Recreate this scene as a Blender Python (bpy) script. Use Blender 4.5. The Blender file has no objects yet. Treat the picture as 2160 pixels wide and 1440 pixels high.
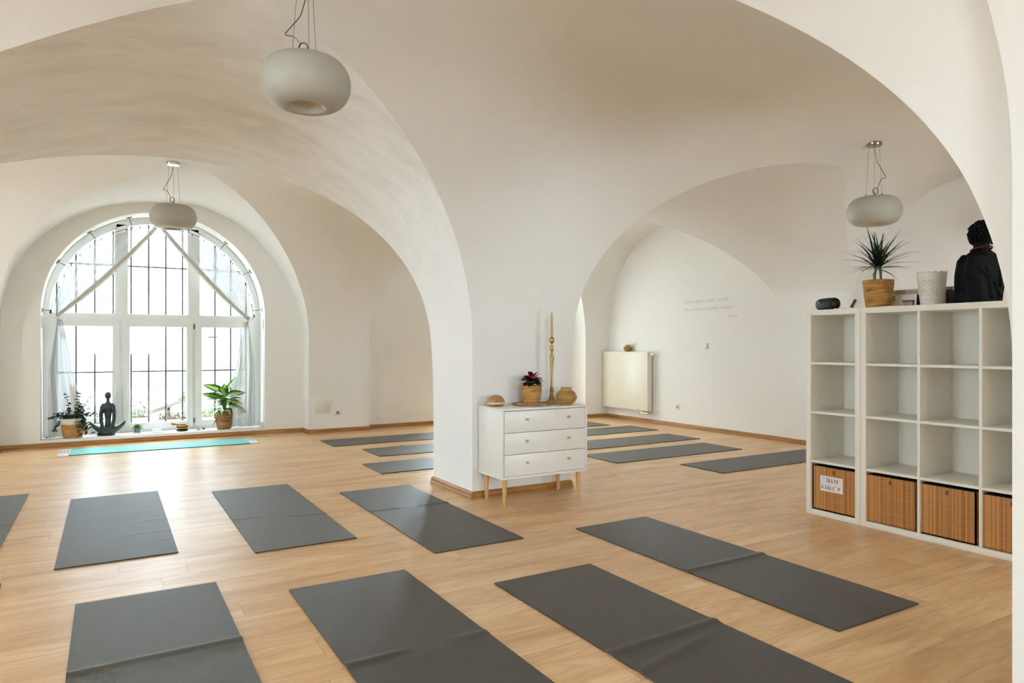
import bpy, bmesh, math, random
from mathutils import Vector, Matrix, Euler
PI = math.pi
random.seed(7)
scene = bpy.context.scene
C = scene.collection

# ------------------------------------------------------------------ camera
H = 1.21
cam_d = bpy.data.cameras.new('camera')
cam = bpy.data.objects.new('camera', cam_d); C.objects.link(cam)
cam_d.sensor_width = 36.0; cam_d.sensor_fit = 'HORIZONTAL'
cam_d.lens = 24.0                      # 1440 px of 2160
cam_d.shift_x = 0.0; cam_d.shift_y = 9.0 / 2160.0
cam_d.clip_start = 0.02; cam_d.clip_end = 200
cam.location = (0, 0, H)
cam.rotation_euler = (PI / 2, 0, -math.radians(30.6))
scene.camera = cam
scene.view_settings.view_transform = 'Standard'
scene.view_settings.look = 'None'
scene.view_settings.gamma = 1.0
scene.view_settings.use_curve_mapping = False
scene.view_settings.exposure = 2.42
scene.cycles.use_adaptive_sampling = True
scene.cycles.adaptive_threshold = 0.06
scene.cycles.adaptive_min_samples = 16
scene.cycles.max_bounces = 8
scene.cycles.diffuse_bounces = 6
scene.cycles.glossy_bounces = 5
scene.cycles.transmission_bounces = 8
scene.cycles.transparent_max_bounces = 12
scene.cycles.use_denoising = True
scene.cycles.caustics_reflective = False
scene.cycles.caustics_refractive = False
scene.cycles.sample_clamp_indirect = 8.0

# ------------------------------------------------------------------ materials
def lin(c):
    return tuple(((v / 255) / 12.92 if v / 255 <= .04045 else ((v / 255 + .055) / 1.055) ** 2.4) for v in c) + (1,)
MATS = {}
class NT:
    def __init__(s, name):
        s.m = bpy.data.materials.new(name); s.m.use_nodes = True
        s.t = s.m.node_tree; s.n = s.t.nodes; s.l = s.t.links
        s.b = s.n['Principled BSDF']; s.out = s.n['Material Output']
        MATS[name] = s.m
    def node(s, typ, **kw):
        n = s.n.new(typ)
        for k, v in kw.items():
            if k.startswith('i_'):
                n.inputs[k[2:].replace('_', ' ')].default_value = v
            else:
                setattr(n, k, v)
        return n
    def link(s, a, b): s.l.new(a, b)
    def coord(s, out='Object', scale=(1, 1, 1), loc=(0, 0, 0), rot=(0, 0, 0)):
        tc = s.node('ShaderNodeTexCoord'); mp = s.node('ShaderNodeMapping')
        mp.inputs['Scale'].default_value = scale; mp.inputs['Location'].default_value = loc
        mp.inputs['Rotation'].default_value = rot
        s.link(tc.outputs[out], mp.inputs[0]); return mp.outputs[0]
    def noise(s, vec, scale=5, detail=4, rough=.5, dist=0):
        n = s.node('ShaderNodeTexNoise'); n.inputs['Scale'].default_value = scale
        n.inputs['Detail'].default_value = detail; n.inputs['Roughness'].default_value = rough
        n.inputs['Distortion'].default_value = dist
        s.link(vec, n.inputs['Vector']); return n
    def ramp(s, fac, stops):
        r = s.node('ShaderNodeValToRGB'); e = r.color_ramp.elements
        while len(e) < len(stops): e.new(.5)
        for i, (p, c) in enumerate(stops):
            e[i].position = p; e[i].color = c if len(c) == 4 else tuple(c) + (1,)
        s.link(fac, r.inputs[0]); return r.outputs[0]
    def math(s, op, a, b=None, c=None):
        n = s.node('ShaderNodeMath', operation=op)
        for i, v in enumerate((a, b, c)):
            if v is None: continue
            if isinstance(v, (int, float)): n.inputs[i].default_value = v
            else: s.link(v, n.inputs[i])
        return n.outputs[0]
    def mix(s, fac, a, b, typ='MIX'):
        n = s.node('ShaderNodeMix', data_type='RGBA', blend_type=typ)
        for idx, v in ((0, fac), (6, a), (7, b)):
            if isinstance(v, (int, float)): n.inputs[idx].default_value = v
            elif isinstance(v, tuple): n.inputs[idx].default_value = v
            else: s.link(v, n.inputs[idx])
        return n.outputs[2]
    def bump(s, h, strength=.3, dist=.01):
        n = s.node('ShaderNodeBump'); n.inputs['Strength'].default_value = strength
        n.inputs['Distance'].default_value = dist; s.link(h, n.inputs['Height'])
        s.link(n.outputs[0], s.b.inputs['Normal']); return n
    def set(s, color=None, rough=None, metal=None, spec=None, coat=None, sheen=None):
        b = s.b
        if color is not None:
            if isinstance(color, tuple): b.inputs['Base Color'].default_value = color
            else: s.link(color, b.inputs['Base Color'])
        if rough is not None: b.inputs['Roughness'].default_value = rough
        if metal is not None: b.inputs['Metallic'].default_value = metal
        if spec is not None: b.inputs['Specular IOR Level'].default_value = spec
        if coat is not None: b.inputs['Coat Weight'].default_value = coat
        if sheen is not None: b.inputs['Sheen Weight'].default_value = sheen
        return s.m

def simple(name, rgb, rough=.5, metal=0, spec=.5, var=.06, vscale=8, bump=0, bscale=60, **k):
    t = NT(name); c = lin(rgb); v = t.coord()
    n = t.noise(v, vscale, 3)
    c2 = tuple(max(0, x * (1 - var)) for x in c[:3]) + (1,)
    c3 = tuple(min(1, x * (1 + var)) for x in c[:3]) + (1,)
    col = t.ramp(n.outputs[0], [(.3, c2), (.7, c3)])
    t.set(col, rough, metal, spec, **k)
    if bump:
        b = t.noise(v, bscale, 4); t.bump(b.outputs[0], bump, .003)
    return t.m

# plaster
t = NT('wall_plaster'); v = t.coord()
n1 = t.noise(v, .8, 4); n2 = t.noise(v, 9, 5)
col = t.ramp(n1.outputs[0], [(.3, (.832, .808, .768, 1)), (.7, (.856, .834, .796, 1))])
t.set(col, .85, 0, .2)
hh = t.math('ADD', t.math('MULTIPLY', n1.outputs[0], 1.2), t.math('MULTIPLY', n2.outputs[0], .25))
t.bump(hh, .25, .012)
# limewash with brush strokes
t = NT('brushed_limewash'); v = t.coord(scale=(.7, 1.7, 1.5))
n1 = t.noise(v, 2.6, 8, .66, .25); v2 = t.coord(scale=(.8, 1.2, 1.0)); n2 = t.noise(v2, 1.3, 3)
geo = t.node('ShaderNodeSeparateXYZ'); tc = t.node('ShaderNodeTexCoord'); t.link(tc.outputs['Object'], geo.inputs[0])
mask = t.node('ShaderNodeMapRange'); mask.inputs[1].default_value = 1.5; mask.inputs[2].default_value = 2.6
mask.inputs[3].default_value = .12; mask.inputs[4].default_value = 1; t.link(geo.outputs[2], mask.inputs[0])
st = t.ramp(n1.outputs[0], [(.34, (.76, .735, .69, 1)), (.58, (.875, .86, .83, 1))])
col = t.mix(t.math('MULTIPLY', mask.outputs[0], t.ramp(n2.outputs[0], [(.3, (.45, .45, .45, 1)), (.6, (1, 1, 1, 1))])), (.865, .845, .81, 1), st)
t.set(col, .8, 0, .2); t.bump(n1.outputs[0], .12, .01)
# laminate floor, planks along X
t = NT('oak_laminate')
tc = t.node('ShaderNodeTexCoord'); sp = t.node('ShaderNodeSeparateXYZ'); t.link(tc.outputs['Object'], sp.inputs[0])
PW, PL = .192, 1.285
yr = t.math('DIVIDE', t.math('ADD', sp.outputs[1], 20), PW)
row = t.math('FLOOR', yr); yf = t.math('FRACT', yr)
wn0 = t.node('ShaderNodeTexWhiteNoise', noise_dimensions='1D'); t.link(row, wn0.inputs['W'])
xr = t.math('ADD', t.math('DIVIDE', t.math('ADD', sp.outputs[0], 20), PL), wn0.outputs['Value'])
colm = t.math('FLOOR', xr); xf = t.math('FRACT', xr)
cmb = t.node('ShaderNodeCombineXYZ'); t.link(row, cmb.inputs[0]); t.link(colm, cmb.inputs[1])
wn = t.node('ShaderNodeTexWhiteNoise', noise_dimensions='2D'); t.link(cmb.outputs[0], wn.inputs['Vector'])
off = t.node('ShaderNodeVectorMath', operation='SCALE'); t.link(wn.outputs['Color'], off.inputs[0]); off.inputs['Scale'].default_value = 37
add = t.node('ShaderNodeVectorMath', operation='ADD'); t.link(tc.outputs['Object'], add.inputs[0]); t.link(off.outputs[0], add.inputs[1])
mp = t.node('ShaderNodeMapping'); mp.inputs['Scale'].default_value = (.75, 6.5, 1); t.link(add.outputs[0], mp.inputs[0])
g1 = t.noise(mp.outputs[0], 1.25, 3, .5, .5)
rings = t.math('SINE', t.math('MULTIPLY', g1.outputs[0], 62))
rings = t.math('POWER', t.math('ADD', t.math('MULTIPLY', rings, .5), .5), 3)
mp2 = t.node('ShaderNodeMapping'); mp2.inputs['Scale'].default_value = (3, 90, 1); t.link(add.outputs[0], mp2.inputs[0])
g2 = t.noise(mp2.outputs[0], 1.5, 5, .6)
mp3 = t.node('ShaderNodeMapping'); mp3.inputs['Scale'].default_value = (.7, 4.5, 1); t.link(add.outputs[0], mp3.inputs[0])
g3 = t.noise(mp3.outputs[0], 1.6, 4, .55, .6)
base = t.ramp(g3.outputs[0], [(.28, lin((190, 136, 80))), (.5, lin((224, 178, 124))), (.72, lin((240, 204, 156)))])
base = t.mix(t.math('MULTIPLY', rings, .36), base, lin((176, 132, 88)))
base = t.mix(t.math('MULTIPLY', g2.outputs[0], .3), base, lin((244, 208, 160)))
base = t.mix(t.math('MULTIPLY', wn.outputs['Value'], .16), base, lin((178, 128, 82)))
sy = t.math('MINIMUM', yf, t.math('SUBTRACT', 1, yf)); sx = t.math('MINIMUM', xf, t.math('SUBTRACT', 1, xf))
sm = t.math('MAXIMUM', t.math('LESS_THAN', sy, .007), t.math('LESS_THAN', sx, .0012))
base = t.mix(t.math('MULTIPLY', sm, .45), base, lin((120, 82, 50)))
t.set(base, .35, 0, 1.0)
rr = t.ramp(g2.outputs[0], [(.2, (.32, .32, .32, 1)), (.8, (.40, .40, .40, 1))]); t.link(rr, t.b.inputs['Roughness'])
t.bump(t.math('ADD', t.math('MULTIPLY', g2.outputs[0], .4), t.math('MULTIPLY', sm, -1)), .06, .002)

def wood(name, dark, light, rough=.45, scale=(2, 2, 30), s=3):
    t = NT(name); v = t.coord(scale=scale); n = t.noise(v, s, 5, .55, .4)
    t.set(t.ramp(n.outputs[0], [(.3, lin(dark)), (.7, lin(light))]), rough); return t.m
wood('oak_baseboard', (140, 88, 38), (186, 132, 70), .4, (1, 1, 14))
wood('beech_leg', (196, 142, 88), (222, 174, 118), .4, (30, 30, 2))
wood('wood_pebble', (150, 98, 48), (206, 156, 98), .35, (6, 26, 26), 2)
wood('weathered_wood', (120, 84, 62), (150, 112, 86), .7)
wood('dark_wood', (52, 30, 22), (84, 50, 38), .4)
simple('finger_brown', (120, 76, 34), .6)
simple('pin_tan', (196, 160, 104), .35)
# yoga mats
def mat_mat(name, rgb, rough, spec):
    t = NT(name); v = t.coord(); n = t.noise(v, 5, 4, .6); n2 = t.noise(v, 300, 3, .7); n3 = t.noise(v, 55, 4, .6)
    c = lin(rgb)
    col = t.ramp(n.outputs[0], [(.3, tuple(x * .88 for x in c[:3]) + (1,)), (.7, tuple(x * 1.12 for x in c[:3]) + (1,))])
    col = t.mix(t.ramp(n2.outputs[0], [(.42, (0, 0, 0, 1)), (.62, (.9, .9, .9, 1))]), col, tuple(x * 1.9 for x in c[:3]) + (1,))
    t.set(col, rough, 0, spec, sheen=.1)
    t.bump(t.math('ADD', t.math('MULTIPLY', n2.outputs[0], .8), t.math('MULTIPLY', n3.outputs[0], .5)), 1.0, .003)
    return t.m
mat_mat('mat_rubber', (48, 40, 30), .44, .6)
mat_mat('mat_rubber_green', (56, 53, 40), .44, .6)
simple('mat_turquoise', (120, 205, 200), .5, bump=.3, bscale=200)
simple('mat_pale', (222, 224, 220), .5)
simple('ink_black', (25, 25, 27), .5)
simple('white_lacquer', (232, 227, 219), .35, var=.01)
simple('white_melamine', (241, 236, 226), .4, var=.01)
simple('pvc_white', (228, 228, 224), .3, var=.01)
simple('radiator_white', (232, 226, 208), .3, var=.01)
simple('plastic_white', (224, 220, 210), .35, var=.01)
simple('gap_black', (14, 12, 11), .8)
simple('iron_black', (40, 38, 44), .5)
simple('steel_dark', (90, 86, 84), .35, .8)
simple('chrome', (200, 196, 190), .18, 1)
simple('nickel', (150, 138, 120), .22, 1)
simple('brass_matt', (176, 146, 92), .38, .9)
simple('brass_bowl', (196, 150, 70), .2, 1)
simple('silver_frame', (226, 216, 198), .3, .35)
simple('beeswax', (190, 160, 108), .45)
simple('sculpt_green', (46, 62, 58), .32, var=.25, vscale=14)
simple('buddha_black', (8, 8, 9), .6, spec=.12)
simple('bead_red', (86, 22, 16), .3)
simple('speaker_black', (12, 12, 14), .6, bump=.3, bscale=400)
simple('speaker_grey', (62, 62, 64), .4, .3)
simple('stem_brown', (112, 96, 66), .7)
simple('stem_green', (86, 128, 60), .5)
simple('soil', (40, 28, 20), .9, bump=.6)
simple('leaf_dracaena', (24, 44, 22), .35, var=.2)
simple('leaf_dark', (44, 62, 40), .4, var=.35, vscale=30)
simple('leaf_succulent', (88, 150, 66), .35, var=.2)
simple('leaf_yard', (98, 118, 52), .5, var=.3, vscale=20)
simple('leaf_dry', (128, 108, 84), .7, var=.25, vscale=20)
simple('bract_red', (124, 8, 22), .45, var=.3, vscale=25)
simple('leaf_poinsettia', (14, 22, 14), .5, var=.3)
simple('paper_white', (236, 232, 228), .8, var=.01)
simple('ink_red', (150, 24, 34), .7)
simple('quote_grey', (202, 198, 187), .8, var=.01)
simple('pot_lace_white', (226, 220, 208), .45, var=.02)
simple('pot_cream', (226, 218, 200), .5, var=.02)
simple('terracotta_pale', (150, 124, 108), .7, bump=.3)
simple('yard_wall', (208, 209, 210), .9, var=.02, vscale=2, bump=.3, bscale=12)
simple('yard_wall_rough', (226, 218, 208), .95, var=.06, vscale=3, bump=.8, bscale=9)
simple('yard_ground', (180, 172, 166), .9, var=.08, vscale=3)
simple('concrete_pale', (150, 138, 132), .8)
simple('pink_card', (176, 130, 124), .6, var=.25, vscale=60)
simple('photo_dark', (70, 52, 46), .4, var=.5, vscale=60)
simple('stone_grey', (150, 146, 138), .6, var=.2, vscale=40)
simple('cushion_black', (26, 32, 30), .7)
simple('mirror_face', (242, 242, 242), .02, 1, var=0)
simple('window_dark', (84, 92, 104), .2)
simple('cord_white', (220, 215, 205), .5)
simple('pink_candle', (214, 190, 176), .5)
# woven baskets
def basket(name, dark, light, zs=70, xs=7):
    t = NT(name); v = t.coord(scale=(xs, xs, zs)); n = t.noise(v, 1, 4, .6, .5)
    v2 = t.coord(scale=(60, 60, 40)); n2 = t.noise(v2, 1, 3)
    col = t.ramp(n.outputs[0], [(.32, lin(dark)), (.6, lin(light))])
    col = t.mix(t.math('MULTIPLY', n2.outputs[0], .3), col, lin(light))
    t.set(col, .6); t.bump(t.math('ADD', n.outputs[0], t.math('MULTIPLY', n2.outputs[0], .3)), .9, .006); return t.m
basket('woven_straw', (128, 82, 34), (214, 164, 96))
basket('woven_straw_dark', (100, 66, 38), (176, 132, 92))
basket('woven_mat', (110, 84, 58), (236, 226, 208), 20, 22)
# bamboo slats
t = NT('bamboo_slats'); v = t.coord(); sp = t.node('ShaderNodeSeparateXYZ'); t.link(v, sp.inputs[0])
yy = t.math('DIVIDE', t.math('ADD', t.math('ADD', sp.outputs[1], sp.outputs[0]), 5), .0062)
idn = t.math('FLOOR', yy); fr = t.math('FRACT', yy)
wn = t.node('ShaderNodeTexWhiteNoise', noise_dimensions='1D'); t.link(idn, wn.inputs['W'])
v2 = t.coord(scale=(40, 40, 5)); n2 = t.noise(v2, 1.2, 4)
col = t.ramp(wn.outputs['Value'], [(0, lin((150, 92, 30))), (.5, lin((184, 122, 52))), (1, lin((206, 148, 78)))])
col = t.mix(t.math('MULTIPLY', n2.outputs[0], .35), col, lin((196, 134, 62)))
gap = t.math('LESS_THAN', fr, .1); col = t.mix(t.math('MULTIPLY', gap, .5), col, lin((100, 60, 20)))
zz = t.math('FRACT', t.math('DIVIDE', t.math('ADD', sp.outputs[2], 5.02), .052))
th_ = t.math('LESS_THAN', zz, .04); col = t.mix(t.math('MULTIPLY', th_, .4), col, lin((224, 170, 96)))
t.set(col, .4); t.bump(t.math('SUBTRACT', fr, gap), .3, .002)
# dieffenbachia leaf (cream centre, green margin), uses UV
t = NT('leaf_variegated'); tc = t.node('ShaderNodeTexCoord'); sp = t.node('ShaderNodeSeparateXYZ'); t.link(tc.outputs['UV'], sp.inputs[0])
d = t.math('ABSOLUTE', t.math('SUBTRACT', sp.outputs[0], .5)); v = t.coord(scale=(1, 1, 1)); n = t.noise(v, 70, 4, .6)
f = t.math('ADD', t.math('MULTIPLY', d, 2.1), t.math('MULTIPLY', t.math('SUBTRACT', n.outputs[0], .5), 1.6))
col = t.ramp(f, [(.25, lin((188, 204, 118))), (.5, lin((104, 156, 48))), (.8, lin((30, 84, 32)))])
t.set(col, .35)
tr = t.node('ShaderNodeBsdfTranslucent'); t.link(col, tr.inputs[0]); mx = t.node('ShaderNodeMixShader'); mx.inputs[0].default_value = .25
t.link(t.b.outputs[0], mx.inputs[1]); t.link(tr.outputs[0], mx.inputs[2]); t.link(mx.outputs[0], t.out.inputs[0])
# opal lamp glass
t = NT('opal_glass'); t.set(lin((186, 182, 170)), .5, 0, .4, coat=.05)
tr = t.node('ShaderNodeBsdfTranslucent'); tr.inputs[0].default_value = lin((235, 230, 218)); mx = t.node('ShaderNodeMixShader'); mx.inputs[0].default_value = .12
t.link(t.b.outputs[0], mx.inputs[1]); t.link(tr.outputs[0], mx.inputs[2]); t.link(mx.outputs[0], t.out.inputs[0])
# window glass
t = NT('window_glass'); gl = t.node('ShaderNodeBsdfGlossy'); gl.inputs['Roughness'].default_value = 0.0; gl.inputs[0].default_value = (1, 1, 1, 1)
tp = t.node('ShaderNodeBsdfTransparent'); tp.inputs[0].default_value = (.95, .97, .96, 1); mx = t.node('ShaderNodeMixShader')
mx.inputs[0].default_value = .05
t.link(tp.outputs[0], mx.inputs[1]); t.link(gl.outputs[0], mx.inputs[2]); t.link(mx.outputs[0], t.out.inputs[0])
t = NT('jar_glass'); t.set((.9, .95, .9, 1), .05); t.b.inputs['Transmission Weight'].default_value = .9
t = NT('amber_glass'); t.set(lin((206, 160, 80)), .2); t.b.inputs['Alpha'].default_value = .55
# sheer voile
t = NT('voile'); v = t.coord(scale=(1, 1, 1)); n = t.noise(v, 160, 2)
df = t.node('ShaderNodeBsdfDiffuse'); df.inputs[0].default_value = (.86, .84, .79, 1)
tr = t.node('ShaderNodeBsdfTranslucent'); tr.inputs[0].default_value = (.195, .194, .187, 1)
tp = t.node('ShaderNodeBsdfTransparent')
m1 = t.node('ShaderNodeMixShader'); m1.inputs[0].default_value = .5; t.link(df.outputs[0], m1.inputs[1]); t.link(tr.outputs[0], m1.inputs[2])
m2 = t.node('ShaderNodeMixShader'); op = t.ramp(n.outputs[0], [(.3, (.87, .87, .87, 1)), (.7, (.945, .945, .945, 1))]); t.link(op, m2.inputs[0])
t.link(tp.outputs[0], m2.inputs[1]); t.link(m1.outputs[0], m2.inputs[2]); t.link(m2.outputs[0], t.out.inputs[0])
t = NT('voile_hem'); v = t.coord(); n = t.noise(v, 12, 3); t.set(t.ramp(n.outputs[0], [(.3, lin((206, 198, 182))), (.7, lin((226, 220, 206)))]), .9, 0, .1)
tr = t.node('ShaderNodeBsdfTranslucent'); tr.inputs[0].default_value = (.80, .77, .70, 1); mx = t.node('ShaderNodeMixShader'); mx.inputs[0].default_value = .62
t.link(t.b.outputs[0], mx.inputs[1]); t.link(tr.outputs[0], mx.inputs[2]); t.link(mx.outputs[0], t.out.inputs[0])
M = MATS

# ------------------------------------------------------------------ mesh helpers
class MB:
    def __init__(s): s.v = []; s.f = []; s.uv = {}; s.smooth = set()
    def add(s, vs, fs, smooth=False, uvs=None):
        o = len(s.v); s.v += [tuple(p) for p in vs]
        for f in fs:
            if smooth: s.smooth.add(len(s.f))
            s.f.append(tuple(i + o for i in f))
        if uvs:
            for i, u in enumerate(uvs): s.uv[o + i] = u
        return s
    def box(s, a, b, mtx=None):
        x0, y0, z0 = a; x1, y1, z1 = b
        vs = [Vector(p) for p in ((x0, y0, z0), (x1, y0, z0), (x1, y1, z0), (x0, y1, z0), (x0, y0, z1), (x1, y0, z1), (x1, y1, z1), (x0, y1, z1))]
        if mtx: vs = [mtx @ p for p in vs]
        return s.add(vs, [(0, 3, 2, 1), (4, 5, 6, 7), (0, 1, 5, 4), (1, 2, 6, 5), (2, 3, 7, 6), (3, 0, 4, 7)])
    def rbox(s, a, b, r=.004, seg=2, mtx=None):
        bm = bmesh.new(); bmesh.ops.create_cube(bm, size=1)
        sx, sy, sz = (b[0] - a[0], b[1] - a[1], b[2] - a[2])
        cx = [(a[i] + b[i]) / 2 for i in range(3)]
        bmesh.ops.scale(bm, vec=(sx, sy, sz), verts=bm.verts); bmesh.ops.translate(bm, vec=cx, verts=bm.verts)
        r = min(r, sx * .45, sy * .45, sz * .45)
        bmesh.ops.bevel(bm, geom=bm.edges[:], offset=r, segments=seg, affect='EDGES', profile=.5)
        bm.verts.index_update()
        vs = [mtx @ v.co if mtx else v.co.copy() for v in bm.verts]
        s.add(vs, [tuple(v.index for v in f.verts) for f in bm.faces], True); bm.free(); return s
    def tube(s, pts, r, n=10, caps=True):
        pts = [Vector(p) for p in pts]; N = len(pts)
        rs = r if isinstance(r, (list, tuple)) else [r] * N
        vs = []; up = None
        for i, p in enumerate(pts):
            d = (pts[min(i + 1, N - 1)] - pts[max(i - 1, 0)]).normalized()
            if up is None:
                up = Vector((0, 0, 1)) if abs(d.z) < .9 else Vector((1, 0, 0))
            a = d.cross(up).normalized(); up = a.cross(d).normalized()
            for k in range(n):
                t = 2 * PI * k / n; vs.append(p + (a * math.cos(t) + up * math.sin(t)) * rs[i])
        fs = [(i * n + k, i * n + (k + 1) % n, (i + 1) * n + (k + 1) % n, (i + 1) * n + k) for i in range(N - 1) for k in range(n)]
        if caps: fs += [tuple(range(n - 1, -1, -1)), tuple((N - 1) * n + k for k in range(n))]
        return s.add(vs, fs, True)
    def lathe(s, prof, n=40, loc=(0, 0, 0), mtx=None, wob=None):
        vs = []; m = len(prof)
        for (r, z) in prof:
            for k in range(n):
                t = 2 * PI * k / n; rr = r * (wob(t, z) if wob else 1)
                p = Vector((rr * math.cos(t), rr * math.sin(t), z))
                if mtx: p = mtx @ p
                vs.append(p + Vector(loc))
        fs = [(i * n + k, i * n + (k + 1) % n, (i + 1) * n + (k + 1) % n, (i + 1) * n + k) for i in range(m - 1) for k in range(n)]
        if prof[0][0] > 1e-5: fs.append(tuple(range(n - 1, -1, -1)))
        if prof[-1][0] > 1e-5: fs.append(tuple((m - 1) * n + k for k in range(n)))
        return s.add(vs, fs, True)
    def grid(s, fn, nu, nv, smooth=True, uv=True):
        vs = []; uvs = []
        for j in range(nv + 1):
            for i in range(nu + 1):
                vs.append(fn(i / nu, j / nv)); uvs.append((i / nu, j / nv))
        fs = [(j * (nu + 1) + i, j * (nu + 1) + i + 1, (j + 1) * (nu + 1) + i + 1, (j + 1) * (nu + 1) + i) for j in range(nv) for i in range(nu)]
        return s.add(vs, fs, smooth, uvs if uv else None)
    def ball(s, c, r, n=16, m=10, mtx=None):
        rx, ry, rz = r if isinstance(r, (tuple, list)) else (r, r, r)
        vs = []; 
        for j in range(1, m):
            a = PI * j / m
            for k in range(n):
                t = 2 * PI * k / n; vs.append(Vector((rx * math.sin(a) * math.cos(t), ry * math.sin(a) * math.sin(t), rz * math.cos(a))))
        vs += [Vector((0, 0, rz)), Vector((0, 0, -rz))]
        if mtx: vs = [mtx @ p for p in vs]
        vs = [p + Vector(c) for p in vs]; T = (m - 1) * n; B = T + 1
        fs = [(j * n + k, (j + 1) * n + k, (j + 1) * n + (k + 1) % n, j * n + (k + 1) % n) for j in range(m - 2) for k in range(n)]
        fs += [(T, k, (k + 1) % n) for k in range(n)] + [(B, (m - 2) * n + (k + 1) % n, (m - 2) * n + k) for k in range(n)]
        return s.add(vs, fs, True)
    def prism(s, poly, d0, d1, axis='y'):
        n = len(poly)
        def P(a, b, d): return (a, d, b) if axis == 'y' else ((d, a, b) if axis == 'x' else (a, b, d))
        vs = [P(a, b, d0) for a, b in poly] + [P(a, b, d1) for a, b in poly]
        fs = [tuple(range(n)), tuple(range(2 * n - 1, n - 1, -1))] + [(i, n + i, n + (i + 1) % n, (i + 1) % n) for i in range(n)]
        return s.add(vs, fs)
    def leaf(s, base, az, el, L, W, droop=.5, fold=.2, n=8, shape=.45, roll=0):
        RM = Matrix.Rotation(az, 3, 'Z') @ (Matrix.Rotation(-el, 3, 'Y') @ Matrix.Rotation(roll, 3, 'X') @ Matrix.Rotation(el, 3, 'Y'))
        def fn(u, v):
            e = el - droop * v * 1.6
            # integrate the curve
            st = 10; x = z = 0.0
            for k in range(st):
                vv = v * (k + .5) / st; ee = el - droop * vv * 1.6
                x += math.cos(ee) * L * v / st; z += math.sin(ee) * L * v / st
            w = W * (max(0, math.sin(PI * (v ** shape * .97 + .015))) ** .8) * (u - .5)
            nx, nz = -math.sin(e), math.cos(e)
            h = fold * abs(w)
            p = Vector((x + nx * h, w, z + nz * h))
            return RM @ p + Vector(base)
        return s.grid(fn, 4, n)
    def build(s, name, mat, parent=None, bevel=0, recalc=True, solid=0):
        me = bpy.data.meshes.new(name)
        me.from_pydata(s.v, [], s.f)
        for i in s.smooth: me.polygons[i].use_smooth = True
        if s.uv:
            ul = me.uv_layers.new(name='UVMap')
            for lp in me.loops: ul.data[lp.index].uv = s.uv.get(lp.vertex_index, (0, 0))
        if recalc or bevel:
            bm = bmesh.new(); bm.from_mesh(me)
            if bevel:
                bmesh.ops.bevel(bm, geom=bm.edges[:], offset=bevel, segments=2, affect='EDGES')
                for f in bm.faces: f.smooth = True
            if recalc: bmesh.ops.recalc_face_normals(bm, faces=bm.faces)
            bm.to_mesh(me); bm.free()
        if s.smooth or bevel:
            me.set_sharp_from_angle(angle=math.radians(35))
        for mm in (mat if isinstance(mat, list) else [mat]): me.materials.append(M[mm])
        o = bpy.data.objects.new(name, me); C.objects.link(o)
        if parent: o.parent = parent
        if solid:
            md = o.modifiers.new('thick', 'SOLIDIFY'); md.thickness = solid; md.offset = 0
        return o

def tag(o, label=None, cat=None, group=None, kind=None):
    if label: o['label'] = label
    if cat: o['category'] = cat
    if group: o['group'] = group
    if kind: o['kind'] = kind
    return o
def thing(name, loc, label, cat, group=None, rz=0, kind=None):
    o = bpy.data.objects.new(name, None); C.objects.link(o); o.empty_display_size = .05
    o.location = loc; o.rotation_euler = (0, 0, rz)
    return tag(o, label, cat, group, kind)
def evaluated_mesh(o):
    dg = bpy.context.evaluated_depsgraph_get(); dg.update()
    return bpy.data.meshes.new_from_object(o.evaluated_get(dg), depsgraph=dg)
def text_mesh(name, body, size, mat, parent, loc, rot, align='LEFT', ext=.0006):
    cu = bpy.data.curves.new('t', 'FONT'); cu.body = body; cu.size = size; cu.extrude = ext; cu.align_x = align
    o = bpy.data.objects.new('t', cu); C.objects.link(o)
    me = evaluated_mesh(o); bpy.data.objects.remove(o)
    me.materials.clear(); me.materials.append(M[mat]); me.name = name
    q = bpy.data.objects.new(name, me); C.objects.link(q); q.parent = parent
    q.location = loc; q.rotation_euler = rot
    return q
FACE_L = Matrix(((0, 0, -1), (-1, 0, 0), (0, 1, 0))).to_euler()   # text on a wall facing -X

# ------------------------------------------------------------------ the vaulted room: union of tunnels
NSEG = 44
SRC = {}                             # which plaster each tunnel surface wears
def half(cen, edge, s_, c_, n_):
    out = []
    for k in range(NSEG + 1):
        a = PI / 2 * k / NSEG
        u = math.cos(a) ** (2 / n_) if k < NSEG else 0.0; q = math.sin(a) ** (2 / n_) if k else 0.0
        out.append((cen + u * (edge - cen), s_ + (c_ - s_) * q))
    return out                                          # edge -> crown
def section(L, R, z0):
    return [(L[1], z0)] + half(*L) + half(*R)[:-1][::-1] + [(R[1], z0)]
def tunnel(secs, axis, mats):
    vs = []; n = len(secs[0][1])
    for d, poly in secs:
        for a, z in poly: vs.append((a, d, z) if axis == 'y' else (d, a, z))
    fs = [tuple(range(n)), tuple((len(secs) - 1) * n + i for i in range(n - 1, -1, -1))]
    for k in range(len(secs) - 1):
        for i in range(n):
            a, b, c, d = k * n + i, (k + 1) * n + i, (k + 1) * n + (i + 1) % n, k * n + (i + 1) % n
            fs += [(a, b, c, d)]
    me = bpy.data.meshes.new('tun'); me.from_pydata(vs, [], fs)
    bm = bmesh.new(); bm.from_mesh(me)
    if len(secs) > 2: bmesh.ops.triangulate(bm, faces=[f for f in bm.faces if len(f.verts) == 4])
    bmesh.ops.recalc_face_normals(bm, faces=bm.faces)
    for f in bm.faces: f.smooth = True
    bm.to_mesh(me); bm.free()
    tm_ = bpy.data.materials.new('src'); SRC[tm_.name] = mats[0]; me.materials.append(tm_)
    o = bpy.data.objects.new('tun', me); C.objects.link(o); return o
def tun(L, R, d0, d1, z0, axis='y', mat='wall_plaster'):
    return tunnel([(d0, section(L, R, z0)), (d1, section(L, R, z0))], axis, [mat])
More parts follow.
